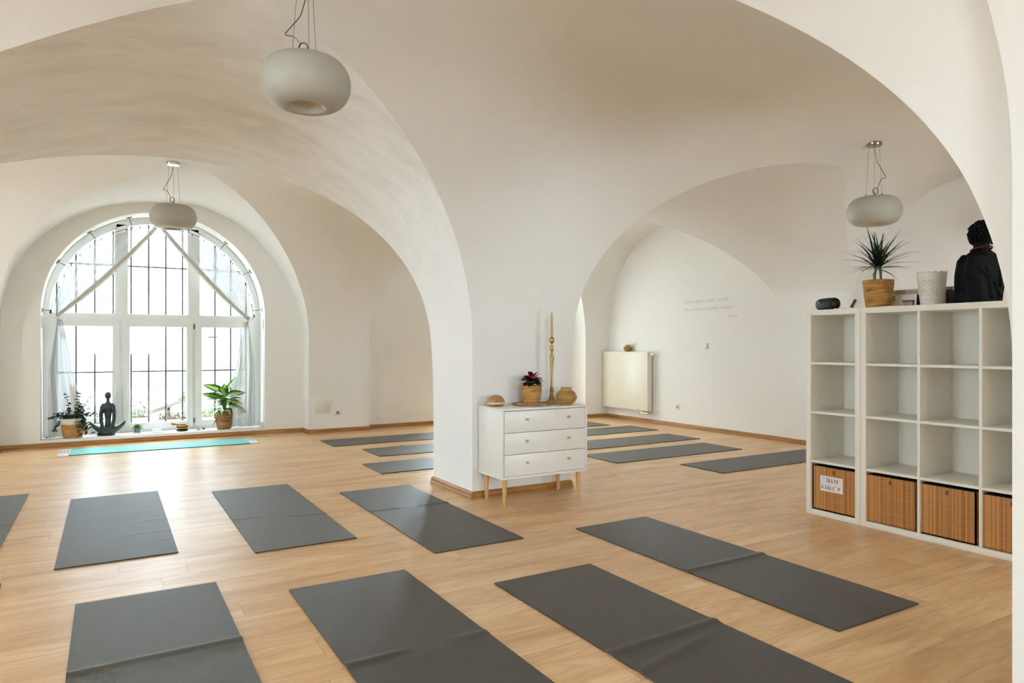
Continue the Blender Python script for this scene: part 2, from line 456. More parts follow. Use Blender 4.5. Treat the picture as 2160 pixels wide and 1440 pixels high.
def boxsolid(a, b):
    o = MB().box(a, b).build('bx', 'wall_plaster'); tm_ = bpy.data.materials.new('src'); SRC[tm_.name] = 'wall_plaster'
    o.data.materials[0] = tm_; return o
YW, YP = 9.78, 9.504                 # window wall / pilaster plane
XR = 7.35
tuns = []
# broad barrels across the room
tuns.append(tun((3.001, 1.07, 1.173, 2.964, 1.872), (3.001, 4.81, 1.323, 2.964, 2.38), -5.5, 7.383, -.10, 'x'))
sA = section((7.698, 5.56, .61, 3.042, 2.191), (7.698, YP, .87, 3.042, 2.151), -.12)
sB = section((7.698, 5.56, .61, 3.042, 2.191), (7.698, 9.2, 1.35, 3.042, 2.10), -.12)
tuns.append(tunnel([(-5.52, sA), (4.0, sA), (XR, sB)], 'x', ['wall_plaster']))
# left aisle
tuns.append(tun((.546, -1.71, 1.729, 2.916, 1.5), (.546, 2.48, 1.252, 2.916, 2.096), 2.8, 7.9, -.14, 'y', 'brushed_limewash'))
tuns.append(tun((.546, -1.71, 1.5, 2.894, 2.0), (.546, 2.5, 1.693, 2.894, 2.193), 1.044, 3.2, -.16))
tuns.append(tun((.546, -1.66, 1.5, 2.87, 2.0), (.546, 2.44, 1.72, 2.87, 2.25), -3.22, 1.06, -.18))
# right aisle
tuns.append(tun((5.745, 3.427, .907, 2.846, 2.342), (5.745, 7.331, 1.81, 2.846, 1.524), 2.8, 7.9, -.20))
tuns.append(tun((5.4, 3.44, 1.3, 2.85, 2.1), (5.4, 7.33, 1.5, 2.85, 2.0), -3.24, 3.2, -.22))
# outer left aisle
tuns.append(tun((-3.9, -5.4, 1.3, 2.85, 2.1), (-3.9, -2.5, 1.3, 2.85, 2.0), -3.26, 9.6, -.24))
# niches towards the street side
tuns.append(tun((.829, -1.072, 1.403, 3.0415, 2.238), (.829, 2.37, 1.267, 3.0415, 1.864), 7.72, YW, -.26))
tuns.append(tun((5.03, 3.23, 1.346, 3.03, 2.043), (5.03, 6.9, 1.3, 3.03, 2.0), 7.52, 9.65, -.28))
# window openings
def winprof(x0, x1): c = (x0 + x1) / 2; return (c, x0, 1.62, 2.90, 2.02), (c, x1, 1.62, 2.90, 2.02)
WX0, WX1 = -.69, 1.85
for (x0, x1, ya) in ((WX0, WX1, 9.7), (4.5, 6.3, 9.5), (-5.1, -2.8, 9.4)):
    L_, R_ = winprof(x0, x1); tuns.append(tun(L_, R_, ya, 10.55, .09))
REAR_FILL = ((-.6, 1.3), (4.4, 6.3)); SIDE_FILL = ((1.8, 4.2, .8, 2.2), (6.9, 8.4, .9, 2.1))  # unseen openings behind the camera and at left, added for fill light
for (x0, x1) in REAR_FILL:
    tuns.append(boxsolid((x0, -3.75, .9), (x1, -3.0, 2.1)))
for (y0, y1, z0, z1) in SIDE_FILL:
    tuns.append(boxsolid((-5.95, y0, z0), (-5.2, y1, z1)))
base = tuns[0]
for o in tuns[1:]:
    md = base.modifiers.new('u', 'BOOLEAN'); md.operation = 'UNION'; md.object = o; md.solver = 'EXACT'
    md.material_mode = 'TRANSFER'
vm = evaluated_mesh(base)
for o in tuns: bpy.data.objects.remove(o)
bm = bmesh.new(); bm.from_mesh(vm)
bmesh.ops.bisect_plane(bm, geom=bm.verts[:] + bm.edges[:] + bm.faces[:], dist=1e-5, plane_co=(0, 0, 0), plane_no=(0, 0, 1), clear_inner=True)
bm.normal_update()
kill = [f for f in bm.faces if (f.calc_center_median().y > 10.5 and abs(f.normal.y) > .9) or (f.calc_center_median().y < -3.7 and abs(f.normal.y) > .9) or (f.calc_center_median().x < -5.9 and abs(f.normal.x) > .9)]
bmesh.ops.delete(bm, geom=kill, context='FACES')
bm.normal_update()
for f in bm.faces: f.normal_flip(); f.smooth = True
bm.normal_update()
def region(f):
    c = f.calc_center_median(); nz = abs(f.normal.z)
    if c.y > YW + .005 or (c.y > 9.66 and c.z < 3.0 and c.x > 3.0): return 'wall_back'
    if c.y < -3.28: return 'wall_front'
    if c.x < -5.53: return 'wall_left'
    if nz > .02: return 'ceiling'
    if c.y < -3.15: return 'wall_front'
    if c.x > 7.3: return 'wall_right'
    if c.x < -5.38: return 'wall_left'
    if c.y > 9.0: return 'wall_back'
    if 2 < c.x < 3.6:
        return 'wall_middle' if c.y > 2.5 else 'wall_near'
    if c.x < -1.6: return 'wall_pier' if c.y > 3 else 'wall_rear'
    return 'ceiling'
regs = {}
for f in bm.faces: regs.setdefault(region(f), []).append(f.index)
bm.to_mesh(vm); bm.free()
names_ = [m_.name for m_ in vm.materials]
FIN = ['wall_plaster', 'brushed_limewash']
for nm, idx in regs.items():
    me = vm.copy(); me.name = nm
    b2 = bmesh.new(); b2.from_mesh(me); keep = set(idx); b2.faces.ensure_lookup_table()
    bmesh.ops.delete(b2, geom=[f for f in b2.faces if f.index not in keep], context='FACES')
    for e in b2.edges:
        fl = e.link_faces
        e.smooth = not (len(fl) == 2 and (fl[0].material_index != fl[1].material_index or fl[0].normal.angle(fl[1].normal, 0) > .4))
    mi = [FIN.index(SRC[names_[f.material_index]]) for f in b2.faces]
    b2.to_mesh(me); b2.free()
    me.materials.clear()
    for k_ in FIN: me.materials.append(M[k_])
    me.polygons.foreach_set('material_index', mi); me.update()
    o = bpy.data.objects.new(nm, me); C.objects.link(o); tag(o, kind='structure')

tag(MB().box((-6, -4, -.08), (7.9, YW + .04, 0)).build('floor', 'oak_laminate'), kind='structure')

# ------------------------------------------------------------------ baseboards
def baseboard(name, pts, close=False):
    """room is on the left of the walking direction"""
    prof = [(0, 0), (.022, 0), (.022, .012), (.0165, .02), (.0155, .04), (.009, .05), (.004, .056), (0, .056)]
    P = [Vector(p + (0,)) for p in pts]; n = len(P); vs = []; idx = range(n)
    for i in idx:
        a = P[i - 1] if (i > 0 or close) else None; b = P[(i + 1) % n] if (i < n - 1 or close) else None
        d1 = (P[i] - a).normalized() if a is not None else None; d2 = (b - P[i]).normalized() if b is not None else None
        n1 = Vector((-d1.y, d1.x, 0)) if d1 else None; n2 = Vector((-d2.y, d2.x, 0)) if d2 else None
        if n1 is None: m_ = n2
        elif n2 is None: m_ = n1
        else:
            m_ = (n1 + n2).normalized(); m_ = m_ / max(.3, m_.dot(n1))
        for (o_, z) in prof: vs.append(P[i] + m_ * o_ + Vector((0, 0, z)))
    k = len(prof); fs = []
    for i in range(n if close else n - 1):
        j = (i + 1) % n
        for q in range(k): fs.append((i * k + q, j * k + q, j * k + (q + 1) % k, i * k + (q + 1) % k))
    if not close: fs += [tuple(range(k)), tuple((n - 1) * k + q for q in range(k))]
    o = MB().add(vs, fs).build(name, 'oak_baseboard'); tag(o, kind='structure'); return o
xe = 4.0; ye = lambda x: YP + (9.2 - YP) * (x - xe) / (XR - xe)
baseboard('baseboard_back', [(XR, 5.56), (XR, 9.2), (6.9, ye(6.9)), (6.9, 9.65), (3.23, 9.65), (3.23, YP), (2.37, YP), (2.37, YW), (-1.072, YW), (-1.072, YP), (-2.5, YP)])
baseboard('baseboard_right', [(7.33, 1.05), (7.383, 1.08), (7.383, 4.81), (7.331, 4.81), (7.331, 5.56), (XR, 5.56)])
baseboard('baseboard_middle', [(2.48, 5.56), (3.427, 5.56), (3.427, 4.81), (2.48, 4.81)][::-1] if False else [(2.48, 4.81), (2.48, 5.56), (3.427, 5.56), (3.427, 4.81)], close=True)

# ------------------------------------------------------------------ windows
YF = 10.15
def arc_pts(cx, R, z0, rise, a0, a1, n):
    return [(cx + R * math.cos(a0 + (a1 - a0) * i / n), z0 + rise * math.sin(a0 + (a1 - a0) * i / n)) for i in range(n + 1)]
def ring(mb, outer, inner, y0, y1):
    n = len(outer)
    vs = [(x, y0, z) for x, z in outer] + [(x, y0, z) for x, z in inner] + [(x, y1, z) for x, z in outer] + [(x, y1, z) for x, z in inner]
    fs = []
    for i in range(n - 1):
        fs += [(i, i + 1, n + i + 1, n + i), (2 * n + i, 3 * n + i, 3 * n + i + 1, 2 * n + i + 1),
               (n + i, n + i + 1, 3 * n + i + 1, 3 * n + i), (i, 2 * n + i, 2 * n + i + 1, i + 1)]
    fs += [(0, n, 3 * n, 2 * n), (n - 1, 3 * n - 1, 4 * n - 1, 2 * n - 1)]
    mb.add(vs, fs)
def frame_rect(mb, x0, x1, z0, z1, w, y0, y1):
    mb.box((x0, y0, z0), (x0 + w, y1, z1)).box((x1 - w, y0, z0), (x1, y1, z1)).box((x0 + w, y0, z0), (x1 - w, y1, z0 + w)).box((x0 + w, y0, z1 - w), (x1 - w, y1, z1))
def sash(win, x0, x1, z0, z1, handle_x=None):
    mb = MB(); frame_rect(mb, x0, x1, z0, z1, .068, YF - .015, YF + .05)
    frame_rect(mb, x0 + .06, x1 - .06, z0 + .06, z1 - .06, .016, YF - .004, YF + .04)
    sh = mb.build('sash', 'pvc_white', win, bevel=0)
    MB().box((x0 + .066, YF + .02, z0 + .066), (x1 - .066, YF + .026, z1 - .066)).build('pane', 'window_glass', sh)
    if handle_x is not None:
        zc = .66; h = MB().rbox((handle_x - .014, YF - .028, zc - .035), (handle_x + .014, YF - .015, zc + .035), .005)
        h.rbox((handle_x - .009, YF - .055, zc - .012), (handle_x + .009, YF - .02, zc + .012), .004)
        h.rbox((handle_x - .011, YF - .062, zc - .13), (handle_x + .011, YF - .045, zc + .012), .006)
        h.build('window_handle', 'pvc_white', sh)
def big_window(name, x0, x1, full=True):
    w = thing(name, ((x0 + x1) / 2, YF, .09), None, None, kind='structure'); w.location = (0, 0, 0)
    cx = (x0 + x1) / 2; R = (x1 - x0) / 2
    mb = MB()
    # outer frame: jambs + arch
    outer = [(x0, .09)] + [(x, z) for x, z in arc_pts(cx, R, 1.62, 1.28, PI, 0, 40)] + [(x1, .09)]
    wi = .065
    inner = [(x0 + wi, .09)] + [(x, z) for x, z in arc_pts(cx, R - wi, 1.62, 1.28 - wi, PI, 0, 40)] + [(x1 - wi, .09)]
    ring(mb, outer, inner, YF, YF + .09)
    sc = (x1 - x0) / 2.54; X = lambda x: x0 + (x + .69) * sc
    mb.box((x0 + wi, YF, .09), (x1 - wi, YF + .09, .125))
    mb.box((x0 + wi, YF - .006, 1.535), (x1 - wi, YF + .085, 1.605))
    mb.box((X(.125), YF, .125), (X(.165), YF + .09, 1.535)).box((X(.985), YF, .125), (X(1.02), YF + .09, 1.535))
    zt = 2.9 - .09
    for xa, xb in ((.092, .203), (.945, 1.055)):
        zz = 1.62 + (1.28 - wi) * math.sqrt(max(0, 1 - ((X((xa + xb) / 2) - cx) / (R - wi)) ** 2)) + .02
        mb.box((X(xa), YF, 1.605), (X(xb), YF + .09, zz))
    mb.build('window_frame', 'pvc_white', w)
    # upper glazing: three pieces following the arch
    for xa, xb in ((x0 + wi, X(.092)), (X(.203), X(.945)), (X(1.055), x1 - wi)):
        n = 14; top = []
        for i in range(n + 1):
            x = xa + (xb - xa) * i / n
            top.append((x, 1.62 + (1.28 - wi) * math.sqrt(max(0, 1 - ((x - cx) / (R - wi)) ** 2))))
        poly = [(xb, 1.6), (xa, 1.6)] + top
        MB().prism(poly, YF + .04, YF + .046).build('pane', 'window_glass', w)
        tr_ = MB(); inn = [(min(max(x, xa + .02), xb - .02), z - .022) for x, z in top]; ring(tr_, top, inn, YF + .02, YF + .07)
        tr_.box((xa, YF + .02, 1.605), (xb, YF + .07, 1.625)); tr_.box((xa, YF + .02, 1.62), (xa + .018, YF + .07, top[0][1] if top[0][1] > 1.65 else 1.65)); tr_.box((xb - .018, YF + .02, 1.62), (xb, YF + .07, max(1.65, top[-1][1])))
        tr_.build('glazing_bead', 'pvc_white', w)
    sash(w, x0 + wi, X(.125), .125, 1.535, X(.09)); sash(w, X(.165), X(.985), .125, 1.535, X(.2)); sash(w, X(1.02), x1 - wi, .125, 1.535, X(1.055))
    if full:
        hg = MB()
        for z in (.2, 1.47): hg.rbox((X(1.0) - .006, YF - .018, z - .035), (X(1.0) + .006, YF + .002, z + .035), .003)
        hg.build('hinge', 'steel_dark', w)
    return w
big_window('window_1', WX0, WX1)
big_window('window_2', 4.5, 6.3, False)
big_window('window_3', -5.1, -2.8, False)
for i, (x0, x1, z0, z1, rz, off) in enumerate([(a, b, .9, 2.1, 0, -3.55) for a, b in REAR_FILL] + [(a, b, c, d, PI / 2, 5.7) for a, b, c, d in SIDE_FILL]):  # frames and panes of the added fill openings
    w = thing('window_%d' % (i + 4), (0, 0, 0), None, None, kind='structure', rz=rz)
    mb = MB(); frame_rect(mb, x0, x1, z0, z1, .07, off, off + .08); mb.box(((x0 + x1) / 2 - .04, off, z0 + .07), ((x0 + x1) / 2 + .04, off + .08, z1 - .07))
    mb.build('window_frame', 'pvc_white', w)
    MB().box((x0 + .07, off + .03, z0 + .07), (x1 - .07, off + .036, z1 - .07)).build('pane', 'window_glass', w)
# strap plates on the reveals
for x, nx, lab in ((WX0, 1, 'white oval strap plate on the left window reveal'), (WX1, -1, 'white oval strap plate on the right window reveal')):
    t_ = thing('strap_plate', (x, 9.90, 1.5), lab, 'strap plate', 'strap plates on the window reveals')
    m_ = Matrix.Rotation(PI / 2 * nx, 4, 'Y')
    mb = MB(); mb.rbox((-.001 if nx > 0 else -.008, -.022, -.075), (.008 if nx > 0 else .001, .022, .075), .006, 3); mb.build('cover', 'plastic_white', t_)
    MB().box((.006 * nx, -.006, -.045), (.010 * nx, .006, .045)).build('slot', 'stone_grey', t_)

# security grille outside the window
gr = thing('window_grille', (0, 10.42, 0), 'thin dark iron bar grille outside the arched window', 'grille')
mb = MB()
for k in range(14):
    x = -.77 + .2065 * k
    if x > WX1 + .1: break
    zt = 1.62 + 1.36 * math.sqrt(max(0.02, 1 - ((x - .58) / 1.42) ** 2)); mb.tube([(x, 0, .1), (x, 0, zt)], .0105, 8)
for z in (.14, .865, 1.58, 2.27):
    mb.box((-.85, -.004, z - .009), (2.0, .004, z + .009))
for k, x in enumerate((-.72, -.3, .1, .78, 1.25)): pass
mb.build('bars', 'iron_black', gr)

# ------------------------------------------------------------------ curtain rail and curtains
RC, RZ0, RR = .58, 1.62, 1.14
def railp(a, y=9.98): return Vector((RC + RR * math.cos(a), y, RZ0 + RR * 1.0 * math.sin(a)))
rl = thing('curtain_rail', (0, 0, 0), 'thin dark arched curtain rod with wall brackets inside the window arch', 'curtain rail')
MB().tube([railp(PI * (1 - i / 60)) for i in range(61)], .0042, 6).build('rod', 'steel_dark', rl)
for k, a in enumerate((179, 151, 128, 106, 73, 51, 29, 4)):
    a = math.radians(a); p = railp(a); q = Vector((RC + 1.268 * math.cos(a), 9.98, 1.62 + 1.272 * math.sin(a)))
    d = (q - p).normalized(); tq = Vector((-d.z, 0, d.x))
    mb = MB().tube([p - d * .01, q], .0042, 6); mb.tube([q - tq * .03, q + tq * .03], .006, 6); mb.build('bracket', 'steel_dark', rl)
for k in range(22):
    a = math.radians(8 + k * 7.8)
    if abs(math.degrees(a) - 90) < 2: continue
    p = railp(a); mb = MB().rbox((p.x - .006, p.y - .006, p.z - .028), (p.x + .006, p.y + .006, p.z + .006), .003); mb.build('clip', 'steel_dark', rl)

def curtain(side):
    """side=-1 left, +1 right: sheer panel from the arch rod, gathered at a tie, then down to the sill"""
    tie = Vector((-.535, 9.97, 1.555)) if side < 0 else Vector((1.665, 9.97, 1.555))
    a_in = math.radians(91.5 if side < 0 else 89.5); a_out = math.radians(172 if side < 0 else 10)
    rnd = random.Random(3 + side); ph = [rnd.uniform(0, 6) for _ in range(4)]
    nu, nv = 110, 46
    lab = 'white sheer curtain swagged to the left side of the arched window' if side < 0 else 'white sheer curtain swagged to the right side of the arched window'
    t_ = thing('curtain', (0, 0, 0), lab, 'curtain', 'sheer curtains of the arched window')
    def upper(u, v):
        # u: 0 inner edge .. 1 outer ; v: 0 rod .. 1 tie
        uu = u ** .85
        a = a_in + (a_out - a_in) * uu; p = railp(a, 9.98); p.z -= .03
        q = tie + Vector((.030 * (.5 - u) * -side * 1.0, 0, .02 * (.5 - u)))
        r = p.lerp(q, v)
        d = (q - p).length
        sag = math.sin(PI * v ** .85) * .17 * d * (1 - u * .8)
        r.x += side * sag * .30; r.z -= sag * .62
        fold = math.sin(u * 46 + ph[0] + 1.2 * math.sin(u * 9 + ph[1])) * .018 * (.25 + 1.1 * v * (1 - v) * 2) * (1 - .35 * v)
        r.y += fold + .012 * math.sin(u * 19 + ph[2])
        s_ = min(1, u / .09); r.y -= .02 * (1 - s_) * math.sin(PI * v)
        return r
    def lower(u, v):
        w = .035 + .30 * min(1, v * 1.25) ** .75
        w = w * (1.0 + .12 * math.sin(v * 3))
        cx_ = tie.x + side * (-.02) * 0
        out = tie.x + side * .045 * min(1, v * 3) if True else 0
        x = (out - side * w * (1 - u)) if side > 0 else (out + w * (1 - u))
        x = tie.x + side * .09 * min(1, v * 2.4) - side * w * (1 - u) * .95
        y = 9.99 + .035 * math.sin(u * 19 + ph[3] + v * .8 + .8 * math.sin(u * 7)) * (.25 + .75 * min(1, v * 2)) - .02
        z = tie.z - v * (tie.z - .096)
        return Vector((x, y, z))
    MB().grid(upper, nu, nv).build('swag', 'voile', t_, recalc=False)
    MB().grid(lower, 90, 40).build('tail', 'voile', t_, recalc=False)
    # rolled hem of the inner edge, several layers of cloth
    hem = MB(); pts = [upper(0.0, v / 40) + Vector((0, -.012, 0)) for v in range(41)]
    def hemf(u, v):
        b = upper(0, v); a_ = .01 + .035 * math.sin(PI * min(1, v * .85 + .1)); return b + Vector((side * u * a_ * .55, -.012 - .014 * math.sin(u * 9), u * a_))
    hem.grid(hemf, 12, 40); hem.grid(lambda u, v: hemf(u, v) + Vector((side * .01, -.016, .012)), 12, 40)
    hem.build('hem', 'voile_hem', t_, recalc=False)
    tb = MB(); pts = [tie + Vector((.034 * math.cos(k / 12 * 2 * PI), .034 * math.sin(k / 12 * 2 * PI) - .0, .012 * math.cos(k / 12 * 2 * PI) * side)) for k in range(13)]
    tb.tube(pts, .009, 8); end = Vector((WX0 + .01, 9.97, 1.63)) if side < 0 else Vector((WX1 - .01, 9.98, 1.66))
    tb.tube([tie, tie.lerp(end, .6) + Vector((0, 0, -.01)), end], .005, 6)
    tb.tube([tie + Vector((0, -.03, 0)), tie + Vector((-side * .05, -.04, -.02)), tie + Vector((-side * .09, -.04, -.045))], [.01, .012, .014], 8)
    tb.build('tieback', 'pot_cream', t_)
curtain(-1); curtain(1)

# ------------------------------------------------------------------ yoga mats
def yoga_mat(cx, y0, y1, label, group, creases=(), rz=0, w=.605, mat='mat_rubber', seed=0, name='yoga_mat', x0=None):
    """local x across, local y along"""
    L = y1 - y0; rnd = random.Random(seed); ph = [rnd.uniform(0, 6) for _ in range(6)]
    nu, nv = 26, 150
    def hgt(u, v):
        h = .0012 * (1 + math.sin(v * 7 + ph[0]) * math.sin(u * 4 + ph[1])) * .5
        for (c, sl, amp, ua, ub, wd) in creases:
            m_ = 1.0 if ua <= u <= ub else max(0, 1 - (max(ua - u, u - ub)) / .12)
            d = (v * L - c - sl * (u - .5)) / wd
            h += amp * .75 * m_ * math.exp(-d * d)
        return h
    def top(u, v):
        x = (u - .5) * w; y = (v - .5) * L; return Vector((x, y, .0065 + hgt(u, v)))
    mb = MB(); mb.grid(top, nu, nv)
    mb.grid(lambda u, v: Vector((top(1 - u, v).x, top(1 - u, v).y, .0007 + hgt(1 - u, v) * .92)), nu, nv)
    # skirts
    for k in range(nv):
        for u in (0, 1):
            a, b = top(u, k / nv), top(u, (k + 1) / nv); la, lb = Vector((a.x, a.y, .0007 + hgt(u, k / nv) * .92)), Vector((b.x, b.y, .0007 + hgt(u, (k + 1) / nv) * .92))
            mb.add([a, b, lb, la], [(0, 1, 2, 3)])
    for k in range(nu):
        for v in (0, 1):
            a, b = top(k / nu, v), top((k + 1) / nu, v); mb.add([a, b, Vector((b.x, b.y, .0007)), Vector((a.x, a.y, .0007))], [(0, 1, 2, 3)])
    o = mb.build(name, mat, None); o.location = (cx, (y0 + y1) / 2, 0); o.rotation_euler = (0, 0, rz)
    tag(o, label, 'yoga mat', group); return o
# crease: (distance from near end, slope across, height, u range, width)
G1 = 'yoga mats in the far row of the left aisle'; G2 = 'yoga mats in the near row'; G3 = 'yoga mats laid crosswise in the right aisle'; G4 = 'yoga mats behind the pillar'
yoga_mat(.05, 4.425, 6.37, 'light-catching grey yoga mat straight in front of the window glare', G1, [(.9, 0, .004, .75, 1, .018), (.55, .05, .003, .6, 1, .03), (1.2, .1, .002, .0, .8, .06)], seed=1)
yoga_mat(1.04, 4.185, 6.12, 'grey yoga mat of the far row, second from the pillar', G1, [(.86, -.02, .006, 0, .3, .02), (.78, -.12, .006, .6, 1, .02), (1.5, .0, .004, .7, 1, .02)], seed=2)
yoga_mat(1.94, 3.65, 5.55, 'grey yoga mat nearest the pillar in the far row', G1, [(1.13, -.02, .008, 0, .35, .02), (1.13, -.02, .008, .75, 1, .02), (1.13, 0, .003, 0, 1, .03)], seed=3)
yoga_mat(-.86, 4.91, 6.79, 'grey yoga mat cut by the left edge of the photo, beside the window glare', G1, [(.74, .05, .005, .2, 1, .02)], seed=4)
yoga_mat(.17, 1.87, 3.77, 'speckled greenish grey yoga mat with a long wavy crease, lower left', G2, [(1.105, .0, .013, 0, 1, .022), (1.06, .03, .006, .3, 1, .05)], mat='mat_rubber_green', seed=5)
yoga_mat(1.07, 1.57, 3.46, 'dark grey yoga mat left of centre at the bottom edge, rough speckled surface', G2, [(.955, 0, .012, 0, .35, .022), (.955, .0, .007, .8, 1, .025), (.9, .1, .004, .3, .9, .06)], seed=6)
yoga_mat(1.99, 1.13, 3.03, 'dark brown-grey yoga mat with a double crease, bottom centre', G2, [(.98, .02, .013, 0, 1, .024), (.86, .12, .011, 0, .7, .028)], seed=7)
yoga_mat(2.96, 1.78, 3.665, 'dark brown-grey yoga mat in the middle of the floor nearest the shelves', G2, [(.885, 0, .011, 0, 1, .02)], seed=8)
yoga_mat(-.77, 2.4, 4.297, 'yoga mat showing only a sliver at the left edge of the photo', G2, [], seed=9)
def cross_mat(xa, xb, yc, label, group, cr=(), seed=0, w=.6):
    return yoga_mat((xa + xb) / 2, yc - (xb - xa) / 2, yc + (xb - xa) / 2, label, group, cr, -PI / 2, w=w, seed=seed)
cross_mat(5.01, 6.97, 4.83, 'dark yoga mat running behind the white shelf in the right aisle', G3, [(.9, 0, .006, .6, 1, .03)], 11, .56)
cross_mat(4.5, 6.37, 5.79, 'dark crosswise yoga mat second from the shelf in the right aisle', G3, [], 12)
cross_mat(4.75, 6.61, 6.68, 'dark crosswise yoga mat third from the shelf in the right aisle', G3, [(1.2, 0, .006, .6, 1, .03)], 13)
cross_mat(4.92, 6.79, 7.66, 'dark crosswise yoga mat fourth from the shelf, just beyond the dresser corner', G3, [], 14)
cross_mat(4.72, 6.58, 8.48, 'farthest crosswise yoga mat in the right aisle, only its tip showing', G3, [], 15)
cross_mat(2.32, 4.22, 8.43, 'farthest grey yoga mat behind the pillar, along the back wall', G4, [(.5, 0, .006, 0, .5, .05), (1.4, 0, .006, .6, 1, .04)], 16)
cross_mat(2.545, 4.43, 7.44, 'middle grey yoga mat of the three behind the pillar', G4, [(.5, 0, .006, 0, .3, .05)], 17)
cross_mat(2.225, 4.1, 6.47, 'nearest grey yoga mat of the three behind the pillar', G4, [], 18)
# turquoise mat at the window
tm = thing('yoga_mat', (.57, 9.17, 0), 'turquoise yoga mat with pale ends lying below the window', 'yoga mat', rz=-.02)
MB().rbox((-.945, -.255, .001), (.945, .255, .009), .002).build('mat_field', 'mat_turquoise', tm)
for sx in (-1, 1): MB().rbox((min(sx * .945, sx * 1.05), -.255, .001), (max(sx * .945, sx * 1.05), .255, .0085), .002).build('mat_end', 'mat_pale', tm)
MB().box((-.945, -.2565, .001), (.945, -.2545, .0075)).build('mat_edge', 'ink_black', tm)
for i, yy_ in enumerate((-.03, .08)):
    for j in range(3):
        MB().box((-1.04 + j * .032, yy_, .0086), (-1.022 + j * .032, yy_ + .045, .0092)).build('printed_mark', 'ink_black', tm)
for j in range(3): MB().box((.965 + j * .03, .02, .0086), (.975 + j * .03, .2, .0092)).build('printed_mark', 'ink_black', tm)

# ------------------------------------------------------------------ pendant lamps
def pendant(loc, zc, label, mirror=1, swirl=1, ct=.028):
    """loc = (x,y,z of the shade centre); zc = ceiling height"""
    t_ = thing('pendant_lamp', loc, label, 'pendant lamp', 'opal glass pendant lamps')
    prof = []
    R, Hh = .215, .118
    for k in range(0, 41):                      # from bottom dimple to the top hole
        a = -PI / 2 + PI * k / 40
        r = .098 + (R - .098) * max(0, math.cos(a)) ** .82; z = Hh * math.sin(a)
        if k == 40: r = .075
        prof.append((r, z))
    dim = [(0.0001, -Hh + .042), (.04, -Hh + .04), (.066, -Hh + .028), (.082, -Hh + .01), (.09, -Hh + .002)]
    MB().lathe(dim + prof + [(.0001, Hh)], 56).build('lamp_shade', 'opal_glass', t_)
    MB().lathe([(.0001, Hh + .012), (.05, Hh + .011), (.088, Hh + .003), (.091, Hh - .004), (.0001, Hh - .006)], 40).build('shade_cap', 'nickel', t_)
    zt = zc - loc[2]
    MB().lathe([(.0001, zt - ct), (.056, zt - ct), (.06, zt - ct + .006), (.06, zt + .01), (.0001, zt + .01)], 36).build('canopy', 'chrome' if mirror else 'nickel', t_)
    for k in range(3):
        a = 2 * PI * k / 3 + .5
        p = Vector((.07 * math.cos(a), .07 * math.sin(a), Hh + .006)); q = Vector((.045 * math.cos(a), .045 * math.sin(a), zt - ct + .002))
        MB().tube([p, q], .0011, 6).build('suspension_wire', 'steel_dark', t_)
        MB().tube([p - Vector((0, 0, .004)), p + Vector((0, 0, .018))], .005, 8).build('wire_nipple', 'nickel', t_)
    h0 = Hh + .01; s_ = swirl; dz = zt - .03 - h0
    ctl = [(0.0, h0), (0.005, h0 + .03)]
    pts = [Vector((0, 0, h0)), Vector((.002, 0, h0 + .02))]
    for k in range(34):                        # coil of spare cord
        a = k / 33 * 2 * PI * 2.6; pts.append(Vector((-.012 * s_ + .022 * math.sin(a) * s_, .005 * math.cos(a * .5), h0 + .045 + .026 * math.cos(a + PI))))
    X = [(-.03, .06), (-.06, .12 * dz / .35), (-.10, .38 * dz), (-.075, .5 * dz), (-.03, .68 * dz), (-.012, .85 * dz), (0, dz)]
    last = pts[-1]; cps = [last] + [Vector((x * s_, 0, h0 + max(.07, z))) for x, z in X]
    for i in range(len(cps) - 1):              # catmull-rom
        p0 = cps[max(0, i - 1)]; p1 = cps[i]; p2 = cps[i + 1]; p3 = cps[min(len(cps) - 1, i + 2)]
        for j in range(1, 7):
            u = j / 6; pts.append(.5 * ((2 * p1) + (p2 - p0) * u + (2 * p0 - 5 * p1 + 4 * p2 - p3) * u * u + (3 * p1 - p0 - 3 * p2 + p3) * u ** 3))
    o = MB().tube(pts, .0024, 6).build('power_cord', 'steel_dark', t_); o.rotation_euler = (0, 0, -.53)
    return t_
pendant((.835, 3.40, 2.497), 2.948, 'white opal glass pendant lamp hanging large at the upper left', 1, 1, .012)
pendant((.56, 7.6, 2.497), 3.042, 'white opal glass pendant lamp hanging in front of the arched window', 1, 1)
pendant((5.64, 3.45, 2.36), 2.943, 'white opal glass pendant lamp above the shelves, round metal ceiling cap', 0, -1)

# ------------------------------------------------------------------ dresser
dr = thing('dresser', (2.53, 4.42, 0), 'white three-drawer dresser on tapered wooden legs beside the pillar', 'dresser')
DW, DD, Z0, Z1 = .79, .38, .205, .735
mb = MB(); mb.rbox((0, .004, Z0), (.018, DD, Z1 - .016), .002); mb.rbox((DW - .018, .004, Z0), (DW, DD, Z1 - .016), .002)
mb.rbox((0, .0, Z1 - .016), (DW, DD, Z1), .002); mb.rbox((-.002, .0, Z0), (DW + .002, DD, Z0 + .018), .002); mb.box((.018, DD - .01, Z0 + .018), (DW - .018, DD - .004, Z1 - .016))
mb.build('cabinet_body', 'white_lacquer', dr)
MB().box((.018, .03, Z0 + .018), (DW - .018, .034, Z1 - .016)).build('gap_shadow_sheet', 'gap_black', dr)  # black sheet behind the drawer fronts paints the shade in their gaps
dh = (Z1 - .016 - Z0 - .018 - .0135) / 3
